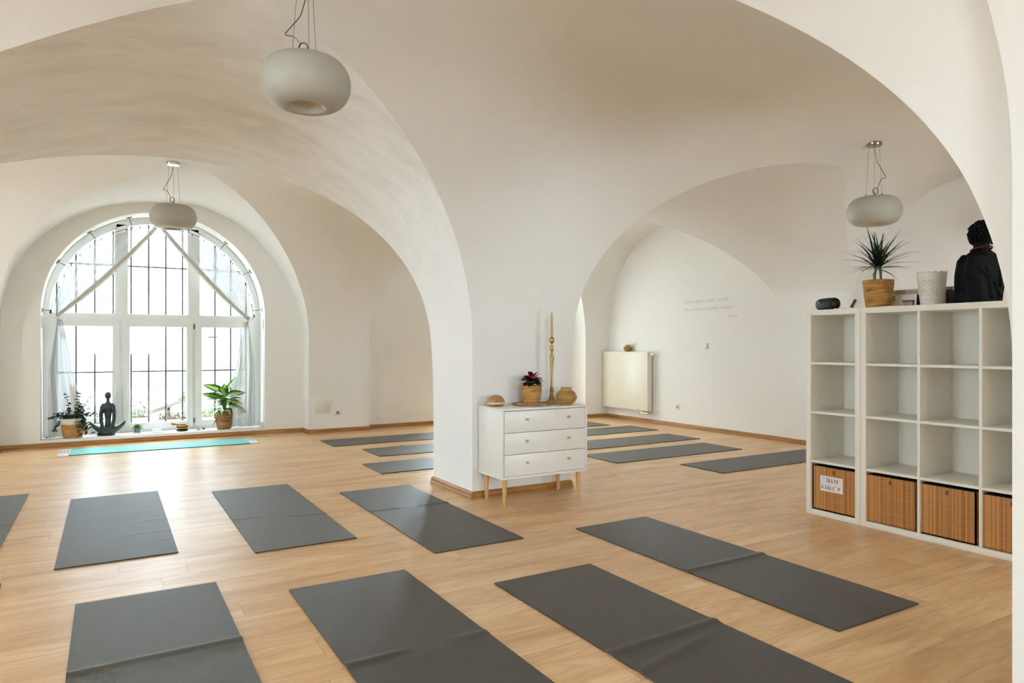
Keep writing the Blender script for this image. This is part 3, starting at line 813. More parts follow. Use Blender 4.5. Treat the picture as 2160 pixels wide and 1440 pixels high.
for k in range(3):
    z = Z0 + .021 + k * (dh + .0035)
    d = MB().rbox((.021, .002, z), (DW - .021, .02, z + dh), .0015).build('drawer', 'white_lacquer', dr)
    for x in (.215, .60):
        kb = MB(); m_ = Matrix.Translation((x, .002, z + dh * .6)) @ Matrix.Rotation(PI / 2, 4, 'X')
        kb.lathe([(.0001, 0), (.005, 0), (.0055, .006), (.0095, .012), (.0105, .02), (.009, .024), (.0001, .0245)], 20, mtx=m_); kb.build('knob', 'pin_tan', d)
for x, sx in ((.045, -1), (DW - .06, 1)):
    for y, sy in ((.045, -1), (DD - .05, 1)):
        MB().lathe([(.0001, 0), (.0105, 0), (.0125, .01), (.019, .17), (.02, Z0), (.0001, Z0)], 20, loc=(x, y, 0)).build('leg', 'beech_leg', dr)
for o in list(dr.children):
    if o.name.startswith('leg'): pass
ZT = Z1 + .0006
# diffuser
df_ = thing('aroma_diffuser', (2.635, 4.70, ZT), 'pebble-shaped wood-grain diffuser on the left end of the dresser', 'diffuser', rz=.4)
def pebble(z0, z1, rx, ry, top=True):
    pr = []
    for k in range(14):
        a = PI / 2 * k / 13; pr.append((math.cos(a), z0 + (z1 - z0) * math.sin(a)))
    if not top: pr = [(.72, z0 - .018), (.86, z0 - .014), (.97, z0 - .006), (1, z0)]
    mb = MB(); mb.lathe(pr if top else [(.0001, z0 - .018)] + pr, 36); mb.v = [(x * rx, y * ry, z) for x, y, z in mb.v]; return mb
pb = pebble(.026, .088, .078, .062); pb.build('wood_top', 'wood_pebble', df_)
MB().lathe([(1.0, .021), (1.02, .0235), (1.0, .027)], 36)
b_ = MB().lathe([(.995, .019), (1.01, .0205), (1.01, .0255), (.995, .027)], 36); b_.v = [(x * .078, y * .062, z) for x, y, z in b_.v]; b_.build('light_band', 'plastic_white', df_)
pebble(.020, 0, .078, .062, False).build('wood_base', 'wood_pebble', df_)
# placemat
pm = thing('placemat', (2.925, 4.635, ZT), 'round woven placemat with braided rim under the poinsettia basket', 'placemat')
MB().lathe([(.0001, .001), (.14, .001), (.146, .004), (.14, .008), (.0001, .008)], 48).build('weave', 'woven_mat', pm)
mb = MB(); 
for q in range(2): mb.tube([((.149 + .003 * math.cos(k * .9 + q * PI)) * math.cos(k / 120 * 2 * PI), (.149 + .003 * math.cos(k * .9 + q * PI)) * math.sin(k / 120 * 2 * PI), .0085 + .003 * math.sin(k * .9 + q * PI)) for k in range(121)], .0042, 6, False)
mb.build('braided_rim', 'woven_straw_dark', pm)
# poinsettia
ps = thing('poinsettia', (2.94, 4.66, ZT + .0085), 'dark red poinsettia in a woven straw basket on the dresser', 'plant')
def basket_pot(parent, r0, r1, h, mat='woven_straw', soil=True, ridges=22, liner=None):
    pr = [(.0001, .0), (r0 * .93, 0), (r0, .006)]
    for k in range(ridges * 3 + 1):
        z = .006 + (h - .006) * k / (ridges * 3); r = r0 + (r1 - r0) * (z / h) ** .7
        pr.append((r + .0016 * math.sin(k / 3 * 2 * PI), z))
    pr += [(r1 - .006, h), (r1 - .008, h - .02), (.0001, h - .02)]
    return MB().lathe(pr, 44, wob=lambda t, z: 1 + .008 * math.sin(7 * t + z * 60)).build('basket', mat, parent)
basket_pot(ps, .068, .084, .148)
MB().lathe([(.0001, .13), (.074, .13), (.074, .134), (.0001, .136)], 24).build('soil', 'soil', ps)
rnd = random.Random(5); fo = MB(); br = MB(); stm = MB()
for k in range(9):
    a = rnd.uniform(0, 2 * PI); stm.tube([(0, 0, .13), (.02 * math.cos(a), .02 * math.sin(a), .17), (.03 * math.cos(a), .03 * math.sin(a), .2)], .003, 6)
for k in range(34):
    a = k * 2.399; r = rnd.uniform(.0, .03); z = rnd.uniform(.135, .19)
    fo.leaf((r * math.cos(a), r * math.sin(a), z), a, rnd.uniform(-.1, .8), rnd.uniform(.065, .10), .046, rnd.uniform(.3, .8), .25, 7)
for k in range(40):
    a = k * 2.399 + .4; r = rnd.uniform(0, .04); z = rnd.uniform(.17, .222)
    br.leaf((r * math.cos(a), r * math.sin(a), z), a, rnd.uniform(-.15, .9), rnd.uniform(.055, .1), .036, rnd.uniform(.2, .75), .25, 7)
stm.build('stem', 'stem_green', ps); fo.build('leaves', 'leaf_poinsettia', ps); br.build('bracts', 'bract_red', ps)
# candlestick
cs = thing('candlestick', (3.135, 4.66, ZT), 'tall slim brass candlestick on the dresser', 'candlestick')
MB().lathe([(.0001, 0), (.073, 0), (.074, .003), (.066, .007), (.045, .018), (.03, .035), (.02, .055), (.014, .08), (.0125, .095), (.0185, .1), (.0185, .106), (.0125, .11), (.0105, .122), (.0165, .128), (.0165, .134), (.01, .14),
            (.0095, .17), (.0105, .26), (.0125, .33), (.0165, .365), (.0175, .38), (.013, .4), (.009, .412), (.0075, .42), (.012, .432), (.0165, .45), (.0165, .46), (.011, .475), (.0075, .487), (.0085, .492), (.015, .5), (.021, .515), (.021, .528), (.016, .54), (.013, .545), (.0001, .545)], 32).build('candlestick_body', 'brass_matt', cs)
cd = MB().lathe([(.0001, .535), (.0115, .535), (.0105, .64), (.009, .72), (.0072, .742), (.003, .75), (.0001, .751)], 20).build('taper_candle', 'beeswax', None); cd.location = (3.135, 4.66, ZT); cd.name = 'taper_candle'
tag(cd, 'tall tan taper candle standing in the brass candlestick', 'candle')
# rattan lanterns
def lantern(name, loc, s_, label):
    t_ = thing(name, loc, label, 'lantern', 'round rattan lanterns')
    R = lambda z: (.046 + .042 * math.sin(PI * min(1, max(0, (z - .008) / .115))) ** .85) * s_
    mb = MB()
    for k in range(28):
        for sg in (1, -1):
            pts = []
            for j in range(15):
                z = (.008 + .115 * j / 14); a = 2 * PI * k / 28 + sg * j * .085; r = R(z); pts.append((r * math.cos(a), r * math.sin(a), z * s_))
            mb.tube(pts, .0012 * s_, 4, False)
    for k in range(16):
        z = .012 + .107 * k / 15; r = R(z) + .0008
        mb.tube([(r * math.cos(a / 32 * 2 * PI), r * math.sin(a / 32 * 2 * PI), z * s_) for a in range(33)], .0009 * s_, 4, False)
    mb.build('rattan_weave', 'woven_straw', t_)
    rm = MB()
    for z, r in ((.004, .046), (.012, .048), (.122, .048), (.142, .047), (.065, .0885)):
        r *= s_; rm.tube([(r * math.cos(a / 36 * 2 * PI), r * math.sin(a / 36 * 2 * PI), z * s_) for a in range(37)], .0028 * s_, 6, False)
    rm.build('rattan_rings', 'woven_straw', t_)
    g_ = MB().lathe([(.0001, .004), (.05, .006), (.07, .04), (.077, .065), (.068, .1), (.043, .122), (.044, .142), (.041, .142), (.04, .12), (.064, .1), (.073, .065), (.066, .04), (.047, .01), (.0001, .009)], 32)
    g_.v = [(x * s_, y * s_, z * s_) for x, y, z in g_.v]; g_.build('glass_liner', 'amber_glass', t_)
lantern('rattan_lantern', (3.17, 4.505, ZT), .97, 'round rattan lantern with amber liner on the right end of the dresser')

# ------------------------------------------------------------------ shelving units
def shelf_unit(y0, y1, ncol, label):
    t_ = thing('shelf_unit', (4.36, y0, 0), label, 'shelving unit', 'white cube shelving units')
    D, HT, TO, TI = .39, 1.465, .038, .017; W = y1 - y0
    for a in (0, W - TO): MB().rbox((0, a, 0), (D, a + TO, HT), .0015).build('side_panel', 'white_melamine', t_)
    MB().rbox((-.001, 0, HT - TO), (D, W, HT + .0005), .0015).build('top_panel', 'white_melamine', t_)
    MB().rbox((.0, TO, 0), (D, W - TO, TO), .0015).build('bottom_panel', 'white_melamine', t_)
    cw = (W - 2 * TO - (ncol - 1) * TI) / ncol; ch = (HT - 2 * TO - 3 * TI) / 4
    for k in range(1, ncol):
        a = TO + k * cw + (k - 1) * TI; MB().rbox((.002, a, TO), (D, a + TI, HT - TO), .001).build('divider', 'white_melamine', t_)
    for k in range(1, 4):
        z = TO + k * ch + (k - 1) * TI
        for c in range(ncol):
            a = TO + c * (cw + TI); MB().rbox((.003, a, z), (D, a + cw, z + TI), .001).build('shelf', 'white_melamine', t_)
    MB().box((D - .004, .01, .01), (D - .001, W - .01, HT - .01)).build('back_panel', 'white_melamine', t_)
    for k in range(2):
        for j in range(2):
            MB().lathe([(.0001, 0), (.0028, 0), (.0001, .0004)], 8, mtx=Matrix.Translation((D - .03, W - TO - .0002, .84 + .5 * k + .03 * j)) @ Matrix.Rotation(PI / 2, 4, 'X')).build('peg_hole', 'stone_grey', t_)
    return cw, ch, TO, TI
cw, ch, TO, TI = shelf_unit(2.765, 3.178, 1, 'narrow white shelving column of four cubes, left of the wide unit')
shelf_unit(1.295, 2.763, 4, 'wide white cube shelving unit under the statue and potted plant')
def bamboo_box(yc, w, rz, label, dx=0):
    t_ = thing('storage_box', (4.375 + .165 + dx, yc, .0395), label, 'storage box', 'bamboo storage boxes in the bottom cubes', rz=rz)
    mb = MB(); h = .312; hw = w / 2; d = .165
    for (a, b) in (((-d, -hw, 0), (-d + .008, hw, h)), ((d - .008, -hw, 0), (d, hw, h)), ((-d, -hw, 0), (d, -hw + .008, h)), ((-d, hw - .008, 0), (d, hw, h)), ((-d, -hw, 0), (d, hw, .008))): mb.box(a, b)
    mb.build('box_body', 'bamboo_slats', t_)
    MB().box((-d - .0006, -hw + .003, h - .002), (d - .01, hw - .003, h + .0003)).build('rim', 'gap_black', t_)  # black sheet across the whole open top, painted for the dark inside
    MB().box((-d - .0012, -.010, h - .046), (-d + .001, .008, h - .02)).build('finger_slot', 'finger_brown', t_)
    return t_
b0 = bamboo_box(2.9715, .33, 0, 'bamboo storage box with a handwritten white sign on it')
bamboo_box(2.572, .322, .012, 'bamboo storage box directly right of the one with the sign')
bamboo_box(2.222, .326, 0, 'bamboo storage box in the second bottom cube of the wide unit', .002)
bamboo_box(1.875, .322, .01, 'bamboo storage box at the right, cut by the near pillar')
bamboo_box(1.525, .322, 0, 'bamboo storage box in the bottom cube hidden behind the near pillar')
# the sign
sg = thing('paper_sign', (4.3725, 2.986, .235), 'white paper sign with red and black handwriting taped to a bamboo box', 'sign')
MB().box((-.0008, -.087, -.054), (.0006, .087, .054)).build('paper', 'paper_white', sg)
LET = {'Z': [[(0, 1), (.8, 1), (0, 0), (.85, .05)]], 'T': [[(0, 1), (.9, .95)], [(.45, 1), (.4, 0)]], 'R': [[(.1, 0), (.1, 1)], [(.1, 1), (.7, .85), (.6, .5), (.12, .45)], [(.2, .5), (.75, 0)]],
       'A': [[(0, 0), (.42, 1), (.8, 0)], [(.15, .35), (.68, .38)]], 'Y': [[(0, 1), (.35, .5)], [(.85, 1), (.6, .5), (.2, 0)], [(0, .95), (.2, .55), (.6, .6)]], 'N': [[(0, 0), (.05, 1), (.7, 0), (.75, 1)]],
       'L': [[(.1, 1), (.05, 0), (.65, .02)]], 'E': [[(.7, 1), (.1, .95), (.08, 0), (.75, .03)], [(.1, .5), (.6, .52)]], "'": [[(.1, 1.2), (.4, 1.45)]]}
def scribble(mt_, word, y_left, z, hgt, wid, acc=()):
    y = y_left
    for i, ch_ in enumerate(word):
        if ch_ == ' ': y -= wid * .7; continue
        strokes = list(LET[ch_]) + (LET["'"] if i in acc else [])
        mb = MB()
        for s_ in strokes:
            mb.tube([(-.0012, y - p[0] * wid * .8, z + p[1] * hgt) for p in s_], .0017 if ch_ != 'Z' else .0024, 5)
        mb.build('letter', mt_, sg)
        y -= wid
r_, k_ = 'ink_red', 'ink_black'
scribble(r_, 'ZT', .060, .010, .027, .0195); scribble(k_, 'R', .0215, .010, .027, .0195); scribble(r_, 'ATY', .002, .010, .027, .0195, (0,))
scribble(k_, 'A', .076, -.037, .026, .018); scribble(k_, 'NA', .046, -.039, .026, .0195, (1,)); scribble(r_, 'LE', .007, -.039, .026, .0195); scribble(k_, 'Z', -.032, -.039, .026, .0195); scribble(r_, 'Y', -.052, -.039, .026, .0195)

# ------------------------------------------------------------------ things on the shelves' top
ZS = 1.4655
sp_ = thing('bluetooth_speaker', (4.49, 3.095, ZS), 'small black cylindrical speaker on the left end of the shelves', 'speaker', rz=-.32)
R_ = .044; mtx = Matrix.Translation((0, 0, R_ + .001)) @ Matrix.Rotation(PI / 2, 4, 'X')
MB().lathe([(.0001, -.075), (.026, -.075), (.034, -.086), (.04, -.084), (.0445, -.066), (.0455, 0), (.0445, .066), (.04, .084), (.034, .086), (.026, .075), (.0001, .075)], 40, mtx=mtx).build('speaker_body', 'speaker_black', sp_)
MB().lathe([(.0001, .079), (.022, .079), (.027, .077), (.029, .07)], 32, mtx=mtx).build('bass_radiator', 'speaker_grey', sp_)
MB().rbox((-.01, -.05, .0), (.01, .05, .006), .003).build('foot_strip', 'speaker_black', sp_)
MB().ball((-.04, .045, .06), (.008, .006, .008), 10, 6).build('cord_loop', 'plastic_white', sp_)
text_mesh('speaker_logo', 'JBL', .016, 'chrome', sp_, (.0, -.0795, R_ - .004), (PI / 2, 0, 0), 'CENTER')
# leaning cards
cdn = thing('photo_card', (4.47, 2.90, ZS), 'small white card with a dark stripe leaning left of the straw planter', 'card', rz=.5)
MB().box((-.002, -.028, 0), (.002, .028, .075), Matrix.Rotation(.45, 4, 'X')).build('card_sheet', 'paper_white', cdn)
MB().box((-.0032, -.006, .01), (-.0018, .014, .072), Matrix.Rotation(.45, 4, 'X')).build('card_picture', 'photo_dark', cdn)
cd2 = thing('folded_leaflet', (4.45, 2.965, ZS), 'flat dark-edged leaflet lying beside the leaning card', 'leaflet', rz=.2)
MB().rbox((-.05, -.03, .0002), (.05, .03, .006), .001).build('leaflet_pages', 'paper_white', cd2); MB().box((-.05, -.03, .006), (.05, .03, .0072)).build('leaflet_cover', 'photo_dark', cd2)
# dracaena
dc = thing('dracaena', (4.535, 2.745, ZS), 'spiky dark green dracaena in a wide straw basket on the shelves', 'plant')
basket_pot(dc, .073, .098, .192, ridges=26)
MB().lathe([(.0001, .17), (.085, .17), (.085, .173), (.0001, .176)], 24).build('soil', 'soil', dc)
rnd = random.Random(11); lf = MB()
for (sx_, hx, nl) in ((-.028, .285, 30), (.02, .29, 30)):
    a0 = -.53
    ux, uy = math.cos(a0), math.sin(a0)
    bx_, by_ = ux * sx_, uy * sx_
    tx_, ty_ = ux * sx_ * .55, uy * sx_ * .55
    MB().tube([(bx_, by_, .172), (bx_ * .85, by_ * .85, .22), (tx_ * 1.2, ty_ * 1.2, .26), (tx_ * 1.25, ty_ * 1.25, hx)], [.009, .0075, .0075, .006], 10).build('stem', 'stem_brown', dc)
    for k in range(nl):
        a = k * 2.399 + rnd.uniform(-.3, .3) + (0 if sx_ < 0 else 1.1); f = k / nl
        el = .05 + 1.35 * f + rnd.uniform(-.12, .12); L = rnd.uniform(.20, .30) * (1.0 if f > .15 else .9)
        lf.leaf((tx_ * 1.25, ty_ * 1.25, hx - .02 + .035 * f), a, el, L, .017, rnd.uniform(.15, .5) * (1.2 - f * .7), .3, 9, .4)
lf.build('leaves', 'leaf_dracaena', dc)
# lace pot
lp = thing('lace_plant_pot', (4.56, 2.405, ZS), 'white pot with pierced lace pattern and scalloped rim', 'plant pot')
def lacew(mb, r0, r1, h, n=96):
    vs = []; rows = 14
    def R(z): return r0 + (r1 - r0) * z / h
    for j in range(rows + 1):
        for k in range(n):
            a = 2 * PI * k / n; z = h * j / rows
            if j == rows: z += .011 * abs(math.sin(a * 7)) - .004
            r = R(z); vs.append((r * math.cos(a), r * math.sin(a), z))
    fs = []
    for j in range(rows):
        for k in range(n):
            holes = (j in (4, 5, 8, 9) and ((k + (j % 2) * 2) % 4 == 0)) or (j in (6, 10) and k % 8 in (0, 5))
            q = (j * n + k, j * n + (k + 1) % n, (j + 1) * n + (k + 1) % n, (j + 1) * n + k)
            if holes:
                c_ = [Vector(vs[i]) for i in q]; m_ = sum(c_, Vector()) / 4; b = len(vs)
                for p in c_: vs.append(tuple(p.lerp(m_, .38)))
                fs += [(q[0], q[1], b + 1, b), (q[1], q[2], b + 2, b + 1), (q[2], q[3], b + 3, b + 2), (q[3], q[0], b, b + 3)]
            else: fs.append(q)
    mb.add(vs, fs, True)
mb = MB(); lacew(mb, .063, .085, .212); o = mb.build('pierced_wall', 'pot_lace_white', lp, solid=.002)
MB().lathe([(.0001, 0), (.062, 0), (.063, .003), (.0001, .004)], 40).build('pot_base', 'pot_lace_white', lp)
sc_ = MB()
for zb, amp in ((.045, .012), (.155, .012)):
    pts = []
    for k in range(97):
        a = 2 * PI * k / 96; z = zb - amp * abs(math.sin(a * 7)); r = .063 + .022 * z / .212 + .001; pts.append((r * math.cos(a), r * math.sin(a), z))
    sc_.tube(pts, .0016, 5, False)
sc_.build('scallop_relief', 'pot_lace_white', lp)
# mirror frame
mf = thing('framed_mirror', (4.70, 2.55, ZS), 'low mirror in a ribbed silver-gold frame leaning behind the lace pot', 'mirror')
y0_, y1_, hz = -.215, .24, .128
mb = MB(); w_ = .036
for (a, b) in (((-.008, y0_, hz - w_), (.008, y1_, hz)), ((-.008, y0_, 0), (.008, y0_ + w_, hz)), ((-.008, y1_ - w_, 0), (.008, y1_, hz)), ((-.008, y0_, 0), (.008, y1_, .006))): mb.box(a, b)
mb.build('frame', 'silver_frame', mf)
rb = MB()
for (a, b) in (((-.016, y0_, hz - .008), (-.004, y1_, hz + .001)), ((-.016, y0_, hz - w_), (-.004, y1_, hz - w_ + .006)), ((-.016, y0_, 0), (-.004, y0_ + .008, hz)), ((-.016, y0_ + w_ - .006, 0), (-.004, y0_ + w_, hz - w_))): rb.rbox(a, b, .002)
n_ = 80
for k in range(n_):
    y = y0_ + .01 + (y1_ - y0_ - .02) * k / n_; rb.box((-.012, y, hz - w_ + .006), (-.008, y + .003, hz - .011))
for k in range(14):
    z = .004 + k * .0065; rb.box((-.012, y0_ + .008, z), (-.008, y0_ + w_ - .006, z + .0035))
rb.build('ribbed_moulding', 'silver_frame', mf)
MB().box((-.009, y0_ + w_, .006), (-.0075, y1_ - w_, hz - w_)).build('mirror_glass', 'mirror_face', mf)
# little pink box and dark block, white booklet
bx2 = thing('patterned_box', (4.50, 2.52, ZS), 'tiny pink patterned box beside the lace pot', 'box', rz=.1)
MB().rbox((-.02, -.03, 0), (.02, .03, .03), .002).build('box_body', 'pink_card', bx2); MB().rbox((-.022, -.032, .03), (.022, .032, .042), .002).build('box_lid', 'dark_wood', bx2)
wb = thing('reflection_sheet', (4.662, 2.62, ZS), 'plain white booklet standing in for the white mirror reflection', 'sheet', rz=0)  # white sheet in front of the glass imitates its bright reflection
MB().rbox((-.003, -.06, 0), (.003, .085, .092), .001, mtx=Matrix.Rotation(.12, 4, 'Y')).build('reflection_face', 'paper_white', wb)
wb2 = thing('thin_notebook', (4.47, 2.60, ZS), 'thin notebook lying flat on the shelves near the pink box', 'notebook')
MB().rbox((-.05, -.06, 0), (.03, .06, .006), .001).build('notebook_pages', 'paper_white', wb2)
blk = thing('wooden_block', (4.66, 2.305, ZS), 'dark wooden block with one slanted corner between lace pot and statue', 'block')
MB().prism([(-.06, 0), (.055, 0), (.055, .105), (.02, .105), (-.06, .05)], -.02, .02, 'x').build('block_body', 'dark_wood', blk, bevel=.002)

# seated statue seen from behind
bd = thing('statue', (4.55, 2.11, ZS), 'black seated statue with curled hair and red beads, seen from behind', 'statue', rz=0)
bd.rotation_euler = (0, 0, -.44)         # local -Y towards the camera, x to the right
def remesh(mb, voxel, smooth=4):
    me = bpy.data.meshes.new('r'); me.from_pydata(mb.v, [], mb.f)
    b_ = bmesh.new(); b_.from_mesh(me); bmesh.ops.recalc_face_normals(b_, faces=b_.faces); b_.to_mesh(me); b_.free()
    o = bpy.data.objects.new('r', me); C.objects.link(o)
    md = o.modifiers.new('r', 'REMESH'); md.mode = 'VOXEL'; md.voxel_size = voxel
    sm_ = o.modifiers.new('s', 'SMOOTH'); sm_.iterations = smooth; sm_.factor = .5
    m2 = evaluated_mesh(o); bpy.data.objects.remove(o)
    for p in m2.polygons: p.use_smooth = True
    return m2
def from_mesh(name, me, mat, parent):
    me.materials.clear(); me.materials.append(M[mat]); me.name = name
    o = bpy.data.objects.new(name, me); C.objects.link(o); o.parent = parent; return o
def loft(mb, secs, n=28):
    """secs: (cx, cy, z, rx, ry)"""
    vs = []
    for (cx, cy, z, rx, ry) in secs:
        for k in range(n):
            t = 2 * PI * k / n; vs.append((cx + rx * math.cos(t), cy + ry * math.sin(t), z))
    m_ = len(secs); fs = [(i * n + k, i * n + (k + 1) % n, (i + 1) * n + (k + 1) % n, (i + 1) * n + k) for i in range(m_ - 1) for k in range(n)]
    fs += [tuple(range(n - 1, -1, -1)), tuple((m_ - 1) * n + k for k in range(n))]
    return mb.add(vs, fs, True)
mb = MB()
loft(mb, [(0, .05, 0, .125, .10), (0, .05, .02, .14, .11), (0, .04, .06, .14, .10), (0, .01, .10, .12, .08)])      # crossed legs
loft(mb, [(0, 0, .0, .118, .075), (0, 0, .1, .128, .074), (0, -.004, .17, .132, .07), (0, -.006, .23, .128, .064), (0, -.004, .27, .112, .056), (0, 0, .295, .085, .046), (0, 0, .315, .05, .04)])
for s_ in (-1, 1):
    mb.tube([(s_ * .095, 0, .272), (s_ * .118, .0, .24), (s_ * .128, .005, .16), (s_ * .122, .02, .09), (s_ * .06, .1, .055)], [.03, .034, .034, .03, .022], 14)
    mb.ball((s_ * .02, .115, .055), (.035, .022, .015))
loft(mb, [(0, 0, .29, .042, .04), (0, .0, .36, .042, .04)])
mb.ball((0, .006, .405), (.066, .07, .072), 24, 16)
mb.ball((0, .078, .40), (.009, .014, .016)); mb.ball((0, .066, .37), (.024, .016, .012))
for s_ in (-1, 1):
    mb.ball((s_ * .067, .0, .385), (.008, .014, .038)); mb.ball((s_ * .025, .072, .415), (.013, .006, .005))
mb.tube([(-.11, -.02, .26), (-.06, -.066, .2), (.02, -.078, .12), (.06, -.08, .03)], .009, 8)
mb.tube([(.10, -.02, .26), (.09, -.062, .2), (.085, -.068, .12), (.07, -.066, .04)], .008, 8)
mb.tube([(-.05, -.045, .28), (-.02, -.074, .19), (-.01, -.082, .1), (0, -.08, .03)], .007, 8)
mb.tube([(.03, -.045, .28), (.06, -.07, .18), (.06, -.076, .1), (.05, -.074, .03)], .007, 8)
from_mesh('body', remesh(mb, .005, 3), 'buddha_black', bd)
hr = MB(); rnd = random.Random(2)
def curlball(c, r): hr.ball(c, r, 8, 6)
for j in range(12):
    el = -.5 + j * (PI / 2 + .5) / 11.5; nn = max(1, int(24 * math.cos(el)))
    for k in range(nn):
        a = 2 * PI * (k + .5 * (j % 2)) / nn
        d = Vector((math.cos(el) * math.cos(a), math.cos(el) * math.sin(a), math.sin(el)))
        if d.y > .35 and el < .55: continue
        curlball(Vector((0, .002, .408)) + Vector((d.x * .069, d.y * .073, d.z * .073)), .0095)
for j in range(5):
    el = j * PI / 2 / 4.5; nn = max(1, int(11 * math.cos(el)))
    for k in range(nn):
        a = 2 * PI * (k + .5 * (j % 2)) / nn
        curlball(Vector((.034 * math.cos(el) * math.cos(a), .034 * math.cos(el) * math.sin(a), .468 + .022 * math.sin(el))), .0085)
hr.ball((0, 0, .465), (.034, .034, .025)); hr.build('hair_curls', 'buddha_black', bd)
bead = MB()
for k in range(30):
    a = 2 * PI * k / 30; bead.ball((.052 * math.cos(a), .052 * math.sin(a) + .002, .322 - .012 * math.sin(a)), .0062, 8, 6)
bead.build('bead_necklace', 'bead_red', bd)
for o in bd.children: o.scale = (1.02, 1.02, 1.02)

# ------------------------------------------------------------------ right wall fittings
rd = thing('radiator', (0, 0, 0), 'white flat panel radiator mounted on the right wall', 'radiator')
RX = 7.225
mb = MB(); mb.rbox((RX, 8.075, .188), (RX + .012, 9.19, 1.108), .006); mb.build('front_panel', 'radiator_white', rd)
for (a_, b_) in (((RX + .01, 8.085, .19), (7.325, 8.10, 1.10)), ((RX + .01, 9.165, .19), (7.30, 9.18, 1.10))): MB().rbox(a_, b_, .004).build('side_cover', 'radiator_white', rd)
mb = MB(); mb.rbox((RX + .004, 8.08, 1.098), (7.325, 9.185, 1.112), .003)
mb.build('top_grille', 'radiator_white', rd)
MB().rbox((7.29, 8.11, .2), (7.32, 9.16, 1.09), .004).build('rear_panel', 'radiator_white', rd)
mb = MB(); mb.tube([(7.27, 8.08, 1.075), (7.27, 8.02, 1.075)], .017, 14); mb.tube([(7.27, 8.02, 1.075), (7.27, 7.985, 1.075)], .023, 14); mb.build('thermostat_valve', 'plastic_white', rd)
mb = MB(); mb.tube([(7.26, 8.15, .19), (7.26, 8.15, .15), (7.345, 8.15, .145)], .009, 10); mb.tube([(7.26, 8.22, .19), (7.26, 8.22, .165), (7.345, 8.22, .16)], .009, 10); mb.tube([(7.26, 8.10, .15), (7.26, 8.27, .15)], .012, 10); mb.ball((7.26, 8.15, .145), .017); mb.build('valve_fittings', 'chrome', rd)
MB().tube([(7.26, 8.30, .21), (7.22, 8.30, .2)], .012, 10).build('drain_cap', 'chrome', rd)
lantern('rattan_lantern', (7.275, 8.60, 1.113), .80, 'small rattan lantern standing on top of the radiator').__class__
def socket(loc, rz, label, hole=True):
    t_ = thing('wall_socket' if hole else 'light_switch', loc, label, 'socket' if hole else 'switch', rz=rz)   # faces local -Y
    MB().rbox((-.041, -.010, -.041), (.041, 0, .041), .004, 3).build('cover_plate', 'plastic_white', t_)
    if hole:
        MB().lathe([(.0001, .004), (.019, .004), (.02, .012), (.022, .012)], 24, mtx=Matrix.Rotation(PI / 2, 4, 'X')).build('socket_face', 'stone_grey', t_)
        q = MB()
        for s_ in (-1, 1): q.tube([(s_ * .0095, -.0035, 0), (s_ * .0095, -.0055, 0)], .003, 8)
        q.tube([(0, -.002, .01), (0, -.016, .01)], .0024, 8); q.build('contacts', 'iron_black', t_)
    else: MB().rbox((-.03, -.015, -.03), (.03, -.008, .03), .003).build('rocker', 'plastic_white', t_)
socket((2.773, YP, .271), 0, 'white socket beside the access panel on the back pilaster')
socket((XR, 7.54, .29), -PI / 2, 'white socket low on the right wall by the radiator')
socket((XR, 6.98, 1.205), -PI / 2, 'white square light switch on the right wall under the quote', False)
ap = thing('access_panel', (2.557, YP, .382), 'flush square access panel in the back pilaster beside the socket', 'access panel')
MB().rbox((-.122, -.004, -.112), (.122, 0, .112), .001).build('panel_frame', 'wall_plaster', ap); MB().rbox((-.112, -.006, -.102), (.112, -.003, .102), .001).build('panel_door', 'plastic_white', ap)
ap.children[1].data.materials[0] = M['wall_plaster']
qt = thing('wall_quote', (XR - .0005, 0, 0), 'faint thin grey lettering of a quote on the right wall', 'lettering')
for s_, z, yl, al in (('Stop acting so small. You are', 1.835, 7.41, 'LEFT'), ('the universe in ecstatic motion.', 1.72, 7.41, 'LEFT'), ('Rumi', 1.60, 6.415, 'RIGHT')):
    text_mesh('text_line', s_, .072, 'quote_grey', qt, (0, yl, z), FACE_L, al, .0004)

# ------------------------------------------------------------------ sill items
ZL = .0905
# bushy plant in a half-dipped basket
pl = thing('potted_houseplant', (-.372, 9.91, ZL), 'trailing dark-leaved plant in a cream-rimmed basket, left end of the sill', 'plant')
basket_pot(pl, .098, .132, .235, ridges=20)
MB().lathe([(.1245, .165), (.1275, .17), (.136, .236), (.131, .238), (.122, .19), (.1215, .165)], 44).build('painted_rim', 'pot_cream', pl)
MB().lathe([(.0001, .21), (.122, .21), (.0001, .214)], 24).build('soil', 'soil', pl)
rnd = random.Random(21); st_ = MB(); lv = MB()
for k in range(30):
    a = rnd.uniform(0, 2 * PI); sp2 = rnd.uniform(.3, 1); L = rnd.uniform(.12, .26)
    if k < 4: a = -1.0 + rnd.uniform(-.4, .4)
    p = Vector((.05 * math.cos(a), .05 * math.sin(a), .215)); d = Vector((math.cos(a) * sp2, math.sin(a) * sp2, 1.1 if k > 6 else .35)).normalized()
    if k >= 26: d = Vector((rnd.uniform(-.2, .2), rnd.uniform(-.2, .1), 1)).normalized(); L = .32
    pts = [p.copy()]
    steps = 9
    for j in range(steps):
        d = (d + Vector((rnd.uniform(-.15, .15), rnd.uniform(-.15, .15), -.16 - (.13 if k < 7 else 0) + (.13 if k >= 26 else 0)))).normalized()
        p = p + d * L / steps * (1.35 if k < 7 else 1); pts.append(p.copy())
        if j > 0:
            for s_ in (0, 1, 2):
                az = rnd.uniform(0, 2 * PI); lv.leaf(p, az, rnd.uniform(-.3, .9), rnd.uniform(.028, .048), .026, .4, .2, 4, .6, rnd.uniform(-1.2, 1.2))
    st_.tube(pts, .0022, 5)
st_.build('stems', 'stem_brown', pl); lv.build('leaves', 'leaf_dark', pl)
